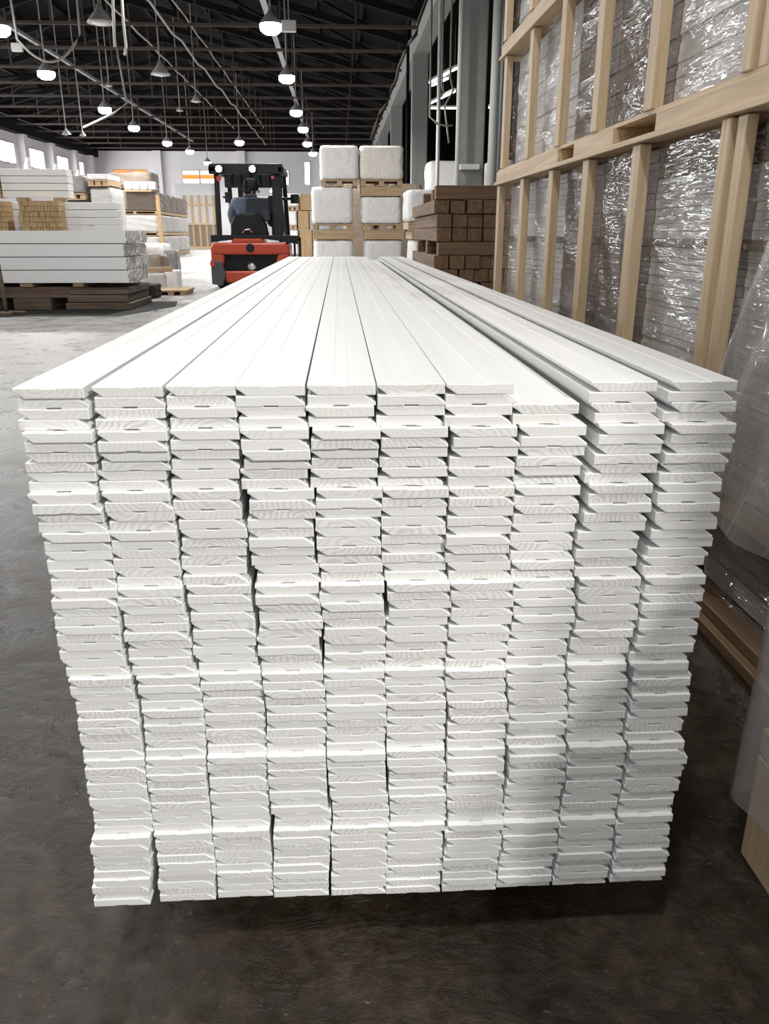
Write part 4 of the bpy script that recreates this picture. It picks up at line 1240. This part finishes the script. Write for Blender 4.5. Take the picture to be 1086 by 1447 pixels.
# ------------------------------------------------------------------ driver
def skin_mesh(name, verts, edges, radii, root, mat, parent=None, levels=2):
    me = bpy.data.meshes.new(name)
    me.from_pydata(verts, edges, [])
    me.materials.append(mat)
    o = bpy.data.objects.new(name, me)
    COL.objects.link(o)
    if parent is not None: o.parent = parent
    sk = o.modifiers.new('skin', 'SKIN')
    lay = me.skin_vertices[0] if me.skin_vertices else None
    if lay is None:
        bm = bmesh.new(); bm.from_mesh(me); bm.verts.layers.skin.verify(); bm.to_mesh(me); bm.free()
        lay = me.skin_vertices[0]
    for i, r in enumerate(radii):
        lay.data[i].radius = r if isinstance(r, tuple) else (r, r)
        lay.data[i].use_root = (i == root)
    sk.use_smooth_shade = True
    sb = o.modifiers.new('subdivision', 'SUBSURF')
    sb.levels = sb.render_levels = levels
    return o


class Skel:
    def __init__(self): self.v, self.e, self.r = [], [], []
    def add(self, p, r, prev=None):
        self.v.append(tuple(p)); self.r.append(r)
        if prev is not None: self.e.append((prev, len(self.v) - 1))
        return len(self.v) - 1
    def chain(self, prev, pts):
        for p, r in pts: prev = self.add(p, r, prev)
        return prev


dr = thing('person', 'forklift driver seen from behind in blue-grey jacket and black cap, looking right', 'person', (FX, FYK, 0))
k = Skel()
pel = k.add((-0.05, 0.62, 1.10), (0.17, 0.12))
ch = k.chain(pel, [((-0.05, 0.60, 1.30), (0.17, 0.12)), ((-0.05, 0.60, 1.52), (0.18, 0.12))])
nk = k.chain(ch, [((-0.04, 0.61, 1.61), (0.075, 0.07)), ((-0.03, 0.63, 1.67), (0.066, 0.066))])
hd = k.chain(nk, [((-0.01, 0.645, 1.73), (0.105, 0.11)), ((-0.015, 0.64, 1.82), (0.112, 0.12)), ((-0.02, 0.635, 1.89), (0.07, 0.08))])


def hand(k, wrist, d, u, s):
    """Palm, four fingers of unequal length curling towards u, and a thumb leaving the side s."""
    d, u, s = Vector(d).normalized(), Vector(u).normalized(), Vector(s).normalized()
    w = Vector(k.v[wrist])
    pm = k.add(w + d * 0.05, (0.036, 0.018), wrist)
    for q, ln in ((-1.5, 0.030), (-0.5, 0.036), (0.5, 0.038), (1.5, 0.034)):
        b = w + d * 0.09 + s * (q * 0.019)
        k.chain(pm, [(b, 0.0095), (b + d * ln + u * 0.012, 0.009), (b + d * ln * 1.2 + u * 0.042, 0.008), (b + d * ln * 0.7 + u * 0.062, 0.007)])
    b = w + d * 0.03 + s * 0.04
    k.chain(pm, [(b, 0.012), (b + d * 0.03 + s * 0.02 + u * 0.02, 0.010), (b + d * 0.055 + s * 0.012 + u * 0.04, 0.008)])


arms = {}
for s in (-1, 1):
    sh = k.add((-0.05 + 0.24 * s, 0.61, 1.53), 0.08, ch)
    if s > 0:
        el = k.chain(sh, [((0.29, 0.65, 1.36), 0.064), ((0.31, 0.72, 1.18), 0.054)])
        wr = k.chain(el, [((0.31, 0.90, 1.20), 0.044), ((0.24, 1.04, 1.24), 0.03)])
        hand(k, wr, (-0.45, 0.6, 0.1), (0, 0.2, -1), (0, 0.4, 0.9))
    else:
        el = k.chain(sh, [((-0.38, 0.66, 1.36), 0.064), ((-0.36, 0.78, 1.19), 0.054)])
        wr = k.chain(el, [((-0.32, 0.96, 1.20), 0.044), ((-0.25, 1.08, 1.24), 0.03)])
        hand(k, wr, (0.35, 0.6, 0.1), (0, 0.2, -1), (0, 0.4, 0.9))
for s in (-1, 1):
    k.chain(pel, [((-0.05 + 0.10 * s, 0.72, 1.09), 0.095), ((-0.05 + 0.14 * s, 1.05, 1.11), 0.075), ((-0.05 + 0.14 * s, 1.16, 1.02), 0.062),
                  ((-0.05 + 0.13 * s, 1.22, 0.90), 0.05)])
body = skin_mesh('body', k.v, k.e, k.r, 0, M['skin'], dr)
# jacket over torso and arms
j = Skel()
a = j.add((-0.05, 0.62, 1.08), (0.24, 0.165))
b = j.chain(a, [((-0.05, 0.60, 1.30), (0.29, 0.18)), ((-0.05, 0.60, 1.50), (0.28, 0.165))])
j.chain(b, [((-0.045, 0.605, 1.60), (0.135, 0.115)), ((-0.04, 0.615, 1.65), (0.092, 0.09))])
for s in (-1, 1):
    sh = j.add((-0.05 + 0.27 * s, 0.61, 1.53), 0.115, b)
    if s > 0:
        j.chain(sh, [((0.30, 0.65, 1.36), 0.112), ((0.33, 0.72, 1.17), 0.09), ((0.315, 0.90, 1.20), 0.07), ((0.265, 0.99, 1.225), 0.05)])
    else:
        j.chain(sh, [((-0.40, 0.66, 1.36), 0.112), ((-0.39, 0.76, 1.18), 0.09), ((-0.33, 0.95, 1.20), 0.07), ((-0.28, 1.03, 1.225), 0.05)])
jk = skin_mesh('jacket', j.v, j.e, j.r, 0, M['jacket'], dr)
# dark right shoulder panel of the jacket, hood collar
q = lump(0.44, 0.22, 0.40, 12, 0.01, 9).build('jacket_panel', M['jacket_dark'], dr, smooth=True)
q.location = (0.11, 0.50, 1.20)
MB().lathe([(0.085, 0.0), (0.125, 0.02), (0.13, 0.06), (0.10, 0.09), (0.08, 0.08)], (-0.045, 0.61, 1.60), 'z', 20).build('collar', M['jacket_dark'], dr, smooth=True)
# cap, hair, ear, nose: the head is turned to the right
MB().lathe([(0.140, -0.05), (0.150, 0.02), (0.143, 0.08), (0.11, 0.13), (0.055, 0.155), (0.005, 0.16)], (-0.03, 0.64, 1.80), 'z', 22).build('cap', M['knit'], dr, smooth=True)
MB().lathe([(0.05, -0.02), (0.10, 0.0), (0.118, 0.05), (0.12, 0.09)], (-0.055, 0.615, 1.69), 'z', 20).build('hair', M['knit'], dr, smooth=True)
f = MB()
f.add([(0.095, 0.66, 1.77), (0.095, 0.70, 1.77), (0.145, 0.69, 1.72), (0.095, 0.655, 1.705), (0.095, 0.705, 1.705)], [(0, 1, 2), (0, 2, 3), (1, 4, 2), (3, 2, 4)])
f.build('nose', M['skin'], body, smooth=True)
MB().bar((0.098, 0.655, 1.68), (0.10, 0.71, 1.68), 0.012, 0.012).build('mouth', M['red_lens'], body)
for y in (0.645, 0.715):
    MB().lathe([(0.003, -0.008), (0.011, 0.0), (0.003, 0.008)], (0.095, y, 1.752), 'x', 10).build('eye', M['black'], body, smooth=True)
MB().lathe([(0.006, -0.012), (0.03, -0.004), (0.032, 0.008), (0.01, 0.014)], (-0.005, 0.527, 1.72), 'y', 12).build('ear', M['skin'], body, smooth=True)
